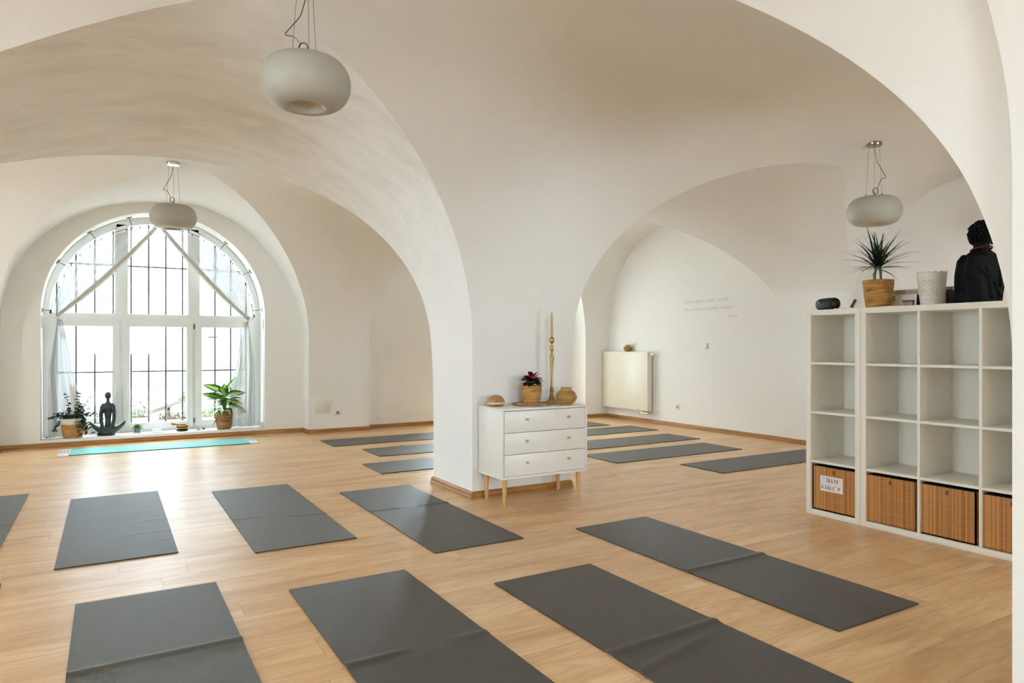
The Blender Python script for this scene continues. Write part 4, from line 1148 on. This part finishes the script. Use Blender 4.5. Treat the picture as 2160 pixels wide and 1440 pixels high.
# sculpture
sc = thing('sculpture', (-.005, 9.945, ZL), 'dark green abstract sculpture of a seated meditating figure on the sill', 'sculpture')
sc.rotation_euler = (0, 0, -.1)
mb = MB()
# crossed-leg crescent
vs = []; n = 16; N_ = 30
for i in range(N_ + 1):
    t = -1 + 2 * i / N_; x = .195 * t; zc = .046 + .115 * abs(t) ** 1.9; rh = .048 * (1 - .42 * abs(t) ** 2.2); rd_ = .085 * (1 - .45 * t * t)
    if abs(t) > .97: rh *= .7; rd_ *= .7
    for k in range(n):
        a = 2 * PI * k / n; vs.append((x, -.01 + rd_ * math.cos(a), max(0, zc + rh * math.sin(a))))
fs = [(i * n + k, i * n + (k + 1) % n, (i + 1) * n + (k + 1) % n, (i + 1) * n + k) for i in range(N_) for k in range(n)] + [tuple(range(n - 1, -1, -1)), tuple(N_ * n + k for k in range(n))]
mb.add(vs, fs)
loft(mb, [(-.02, .02, 0.0, .10, .055), (-.02, .02, .03, .10, .055)])
loft(mb, [(.005, .03, .03, .05, .04), (.0, .03, .12, .036, .032), (0, .03, .2, .034, .03), (0, .025, .27, .045, .034), (0, .02, .32, .052, .036), (0, .02, .36, .056, .034), (0, .02, .385, .045, .028), (0, .02, .40, .022, .022), (0, .02, .44, .0175, .0175)], 24)
for s_ in (-1, 1):
    mb.ball((s_ * .02, -.004, .318), .02)
    mb.tube([(s_ * .04, .02, .378), (s_ * .062, .015, .345), (s_ * .072, 0, .27), (s_ * .070, -.025, .19), (s_ * .056, -.045, .12), (s_ * .03, -.055, .078), (0, -.057, .066)], [.024, .026, .024, .022, .021, .02, .02], 14)
mb.ball((0, .018, .482), (.038, .038, .046), 22, 14)
from_mesh('figure_body', remesh(mb, .0055, 5), 'sculpt_green', sc)
for o in sc.children: o.scale = (1, 1, 1.03)
# succulent in a jar
su = thing('succulent', (.32, 9.97, ZL), 'tiny green succulent in a clear glass jar on the sill', 'plant')
MB().lathe([(.0001, 0), (.055, 0), (.058, .006), (.0001, .005)], 28).build('saucer', 'paper_white', su)
MB().lathe([(.0001, .007), (.034, .007), (.037, .012), (.037, .062), (.034, .068), (.032, .068), (.0345, .06), (.034, .014), (.0001, .011)], 28).build('glass_jar', 'jar_glass', su)
MB().lathe([(.0001, .0135), (.032, .0135), (.032, .052), (.0001, .055)], 20).build('pebbles', 'stone_grey', su)
rnd = random.Random(4); lv = MB()
for k in range(34):
    a = k * 2.399; f = k / 34; lv.leaf((.008 * math.cos(a), .008 * math.sin(a), .055 + .02 * f), a, .1 + 1.2 * f, .075 * (1 - .3 * f), .026, .35, .5, 6, .7)
lv.build('leaves', 'leaf_succulent', su)
# porcelain bird on a dish
sw = thing('porcelain_dish', (.545, 9.95, ZL), 'white dish carrying a small white bird figure on the sill', 'dish')
MB().lathe([(.0001, 0), (.07, 0), (.085, .005), (.088, .009), (.07, .006), (.0001, .005)], 36).build('dish', 'paper_white', sw)
mb = MB(); mb.ball((0, 0, .028), (.048, .022, .02)); mb.tube([(.03, 0, .03), (.045, 0, .05), (.042, 0, .07), (.055, 0, .076)], [.013, .009, .008, .004], 10); mb.tube([(-.035, 0, .03), (-.07, 0, .05)], [.014, .003], 8)
mb.ball((-.01, .014, .036), (.034, .008, .018)); mb.ball((-.01, -.014, .036), (.034, .008, .018))
from_mesh('bird_figure', remesh(mb, .003, 2), 'paper_white', sw)
# singing bowl
cu = thing('cushion_ring', (.84, 9.955, ZL), 'flat black cushion under the brass singing bowl', 'cushion')
MB().lathe([(.0001, 0), (.06, 0), (.072, .008), (.07, .018), (.055, .024), (.0001, .02)], 32).build('cushion_pad', 'cushion_black', cu)
bw = thing('singing_bowl', (.84, 9.955, ZL + .0215), 'brass singing bowl on a black cushion on the sill', 'bowl')
MB().lathe([(.0001, 0), (.04, 0), (.062, .012), (.07, .03), (.068, .055), (.071, .06), (.067, .06), (.064, .055), (.066, .03), (.058, .014), (.0001, .004)], 36).build('bowl_wall', 'brass_bowl', bw)
MB().lathe([(.0702, .024), (.0716, .03), (.0705, .038)], 36).build('dark_band', 'cushion_black', bw)
mk_ = thing('bowl_mallet', (.84, 9.955, ZL + .09), 'wooden mallet resting across the singing bowl', 'mallet', rz=.1)
MB().tube([(.03, 0, -.034), (-.05, 0, -.012), (-.125, 0, .01)], [.009, .010, .012], 12).build('mallet_handle', 'dark_wood', mk_)
MB().tube([(-.07, 0, -.0065), (-.132, 0, .012)], [.0155, .0165], 14).build('mallet_head', 'wood_pebble', mk_)
# pebbles
for (x, y, r, lab, mt) in ((1.03, 9.93, .034, 'flat pale stone on the sill beside the singing bowl', 'concrete_pale'), (1.10, 9.975, .022, 'small dark pebble between the pale stones on the sill', 'ink_black'), (1.155, 9.94, .026, 'small white stone nearest the leafy plant on the sill', 'paper_white')):
    o = MB().ball((0, 0, .008), (r, r * .75, .009), 16, 8).build('pebble', mt, None); o.location = (x, y, ZL); tag(o, lab, 'stone', 'stones on the sill')
# dieffenbachia
dfb = thing('dieffenbachia', (1.345, 9.90, ZL), 'large plant with green and cream leaves in a brown basket on the sill', 'plant')
basket_pot(dfb, .086, .112, .225, 'woven_straw_dark', ridges=22)
MB().lathe([(.0001, .205), (.104, .205), (.0001, .209)], 24).build('soil', 'soil', dfb)
rnd = random.Random(8); lv = MB(); st_ = MB()
LVS = [(-2.9, .5, .27, .10, .50, .15), (2.9, .25, .27, .09, .42, .1), (-2.4, .1, .24, .085, .32, .4), (2.5, -.2, .19, .07, .26, .5), (-3.05, -.9, .2, .075, .22, .2), (.15, 1.1, .26, .07, .50, .25), (-.2, .35, .24, .09, .44, .35), (.2, .05, .28, .075, .36, .4),
       (-.5, .2, .22, .08, .31, .5), (.35, -.1, .3, .055, .33, .55), (1.2, .5, .2, .08, .42, .3), (-1.4, .55, .2, .085, .43, .6), (-1.9, .8, .2, .08, .47, .4), (-.9, .4, .2, .085, .36, .7), (1.9, .6, .2, .08, .4, .3), (-1.2, -.1, .16, .07, .28, .7), (-2.0, .0, .16, .07, .26, .6), (.9, .9, .22, .07, .46, .2), (-1.6, 1.2, .18, .07, .46, .2)]
LVS += [(rnd.uniform(0, 6.28), rnd.uniform(-.1, .9), rnd.uniform(.18, .25), .08, rnd.uniform(.3, .46), rnd.uniform(.3, .7)) for _ in range(9)]
for (az, el, L, W, z, dr_) in LVS:
    b_ = Vector((.035 * math.cos(az), .035 * math.sin(az), z)); lv.leaf(b_, az, el, L, W * 1.45, dr_, .25, 10, .62, rnd.uniform(-.8, .8))
    st_.tube([(.01 * math.cos(az), .01 * math.sin(az), .2), (.012 * math.cos(az), .012 * math.sin(az), z * .8), b_], [.006, .005, .003], 8)
st_.build('stems', 'stem_green', dfb); lv.build('leaves', 'leaf_variegated', dfb)
tg = MB().rbox((-.085, -.07, .2), (-.07, -.05, .262), .002).build('plant_label_stick', 'photo_dark', dfb)
o = MB().rbox((-.02, -.02, 0), (.02, .02, .075), .003).build('pillar_candle', 'pot_cream', None); o.location = (1.815, 9.82, ZL); tag(o, 'small cream block candle at the right end of the sill', 'candle')

# ------------------------------------------------------------------ the courtyard outside
def wl(nm, a, b, lab, cat, mt='yard_wall'):
    o = MB().box(a, b).build(nm, mt, None); return tag(o, lab, cat)
o = MB().box((-14, 10.56, -.15), (14, 22, -.05)).build('ground', 'yard_ground'); tag(o, kind='structure')
o = MB().box((-6.2, 10.3, 3.12), (8.2, 10.56, 3.4)).build('wall_facade_shade', 'yard_wall'); tag(o, kind='structure')  # unseen strip above the windows, added to cut the sky light
cwall = thing('courtyard_wall', (0, 0, 0), 'white rendered wall across the courtyard', 'wall')
MB().box((-12, 13.2, -.05), (3.0, 13.5, 7.0)).build('wall_face', 'yard_wall', cwall)
o = MB().box((-5.2, 10.7, -.05), (-3.2, 13.2, 7)).build('left_shade_block', 'yard_wall'); tag(o, 'unseen tall white block added on the left to darken the courtyard', 'building')  # unseen block, added to keep sky light out of the courtyard
o = MB().lathe([(.0001, 0), (.06, 0), (.075, .012), (.06, .02), (.05, .014), (.04, .026), (.03, .016), (.0001, .02)], 28, mtx=Matrix.Rotation(PI / 2, 4, 'X')).build('wall_vent', 'stone_grey', None); o.location = (-.59, 13.2, 1.415); tag(o, 'round grey vent on the courtyard wall', 'vent')
sb = thing('side_building', (0, 0, 0), 'white side building with a barred window beyond the glass', 'building')
MB().box((1.98, 12.2, -.05), (4.5, 13.2, 7.0)).build('wall_face', 'yard_wall_rough', sb)
w_ = MB().box((1.955, 12.5, .62), (1.982, 12.95, 1.75)).build('window', 'window_dark', sb)
fb = MB(); 
for k in range(6): fb.box((1.93, 12.5 + k * .085, .62), (1.94, 12.51 + k * .085, 1.75))
for z in (.62, .95, 1.3, 1.72): fb.box((1.93, 12.48, z), (1.945, 12.97, z + .02))
fb.build('window_bars', 'pvc_white', w_); MB().box((1.9, 12.45, .58), (1.98, 13.0, .62)).build('window_ledge', 'concrete_pale', sb)
dp = thing('drain_pipe', (1.64, 13.12, 0), 'thin grey vertical pipe on the courtyard wall', 'pipe')
MB().tube([(0, 0, .0), (0, 0, 3.6)], .02, 10).build('pipe', 'stone_grey', dp); MB().box((-.12, -.02, 1.35), (.03, .05, 1.375)).build('pipe_clip', 'iron_black', dp)
wp = thing('wooden_post', (-.46, 12.0, -.05), 'upright pale wooden post in the courtyard', 'post')
MB().rbox((-.035, -.035, 0), (.035, .035, .68), .004).build('post', 'weathered_wood', wp)
o = MB().tube([(-.42, 11.98, .545), (.78, 11.4, .56)], .007, 8).build('handrail_rod', 'weathered_wood', None); tag(o, 'thin horizontal rod running from the wooden post', 'rod')
o = MB().tube([(.50, 11.4, .24), (.78, 11.45, .33), (1.06, 11.5, .44)], [.05, .05, .05], 18).build('sloping_pipe', 'concrete_pale', None); sp0 = o; MB().rbox((.76, 11.42, -.05), (.80, 11.48, .30), .004).build('pipe_support', 'iron_black', o); MB().tube([(.50, 11.395, .235), (.53, 11.4, .247)], .062, 18).build('pipe_collar', 'stone_grey', o); tag(o, 'pale sloping pipe above the planters outside', 'pipe')
def bush(parent, c, rx, ry, h, n, mt, L=(.04, .07), seed=1, name='leaves'):
    rnd = random.Random(seed); lv = MB()
    for k in range(n):
        a = rnd.uniform(0, 2 * PI); r = math.sqrt(rnd.random()); x = c[0] + rx * r * math.cos(a); y = c[1] + ry * r * math.sin(a); z = c[2] + h * rnd.random() * (1 - .6 * r * r)
        lv.leaf((x, y, z), rnd.uniform(0, 2 * PI), rnd.uniform(-.2, 1.2), rnd.uniform(*L), L[0] * .55, rnd.uniform(.2, .9), .2, 4, .6)
        if k % 6 == 0: lv.tube([(x * .5 + c[0] * .5, y * .5 + c[1] * .5, c[2] - .02), (x, y, z)], .002, 4)
    return lv.build(name, mt, parent)
def planter(x, y, w, d, h, z0, lab, mt, leafmt, ph, n, seed, round_=False, cat='planter'):
    t_ = thing('planter', (x, y, z0), lab, cat)
    if round_: MB().lathe([(.0001, 0), (w * .38, 0), (w * .47, h * .85), (w * .5, h * .86), (w * .5, h), (w * .46, h), (w * .44, h * .9), (.0001, h * .9)], 32).build('pot', mt, t_)
    else:
        mb = MB(); mb.prism([(-w / 2 + .03, 0), (w / 2 - .03, 0), (w / 2, h), (-w / 2, h)], -d / 2, d / 2); mb.build('trough', mt, t_, bevel=.004); MB().rbox((-w / 2 - .01, -d / 2 - .01, h - .03), (w / 2 + .01, d / 2 + .01, h + .003), .004).build('trough_rim', mt, t_)
    bush(t_, (0, 0, h), w * .48, d * .5, ph, n, leafmt, seed=seed)
    return t_
# low ledge they stand on
o = wl('planter_ledge', (-1.6, 10.62, -.05), (2.4, 11.25, .02), 'low concrete ledge under the planters outside the window', 'ledge', 'concrete_pale')
planter(.34, 10.85, .36, .3, .20, .02, 'round cream pot of pale green plants outside the middle pane', 'terracotta_pale', 'leaf_yard', .26, 240, 31, True)
planter(-.17, 10.95, .42, .2, .13, .02, 'terracotta trough with yellow-green seedlings outside the left pane', 'terracotta_pale', 'leaf_yard', .2, 160, 32)
planter(.83, 11.05, .46, .2, .13, .02, 'grey trough with dry brown grass outside the middle pane', 'concrete_pale', 'leaf_dry', .13, 260, 33)
planter(1.28, 10.95, .3, .2, .15, .02, 'small trough with green plants outside the right pane', 'terracotta_pale', 'leaf_yard', .15, 120, 34)
planter(1.72, 10.95, .36, .22, .15, .02, 'trough with dry brownish plants behind the leafy houseplant', 'terracotta_pale', 'leaf_dry', .17, 180, 35)
tv = thing('climbing_plant', (.96, 11.2, .02), 'tall thin green twig rising at the end of the sloping pipe', 'plant')
MB().tube([(0, 0, 0), (.02, .02, .25), (0, .02, .5)], .004, 6).build('stem', 'stem_brown', tv); bush(tv, (0, 0, .3), .09, .09, .26, 70, 'leaf_yard', seed=41)

# ------------------------------------------------------------------ light: overcast sky through the windows and the added fill openings
w = bpy.data.worlds.new('world'); scene.world = w; w.use_nodes = True
bg = w.node_tree.nodes['Background']; bg.inputs[0].default_value = (.71, .855, 1.0, 1); bg.inputs[1].default_value = 5.8
def portal(loc, size, rot):
    l = bpy.data.lights.new('window_portal', 'AREA'); l.shape = 'RECTANGLE'; l.size, l.size_y = size; l.cycles.is_portal = True
    o = bpy.data.objects.new('window_portal', l); C.objects.link(o); o.location = loc; o.rotation_euler = rot
for (x0, x1) in ((WX0, WX1), (4.5, 6.3), (-5.1, -2.8)): portal(((x0 + x1) / 2, 10.54, 1.5), (x1 - x0, 2.8), (-PI / 2, 0, 0))
for (x0, x1) in REAR_FILL: portal(((x0 + x1) / 2, -3.74, 1.5), (x1 - x0, 1.2), (PI / 2, 0, 0))
for (y0, y1, z0, z1) in SIDE_FILL: portal((-5.94, (y0 + y1) / 2, (z0 + z1) / 2), (z1 - z0, y1 - y0), (0, -PI / 2, 0))
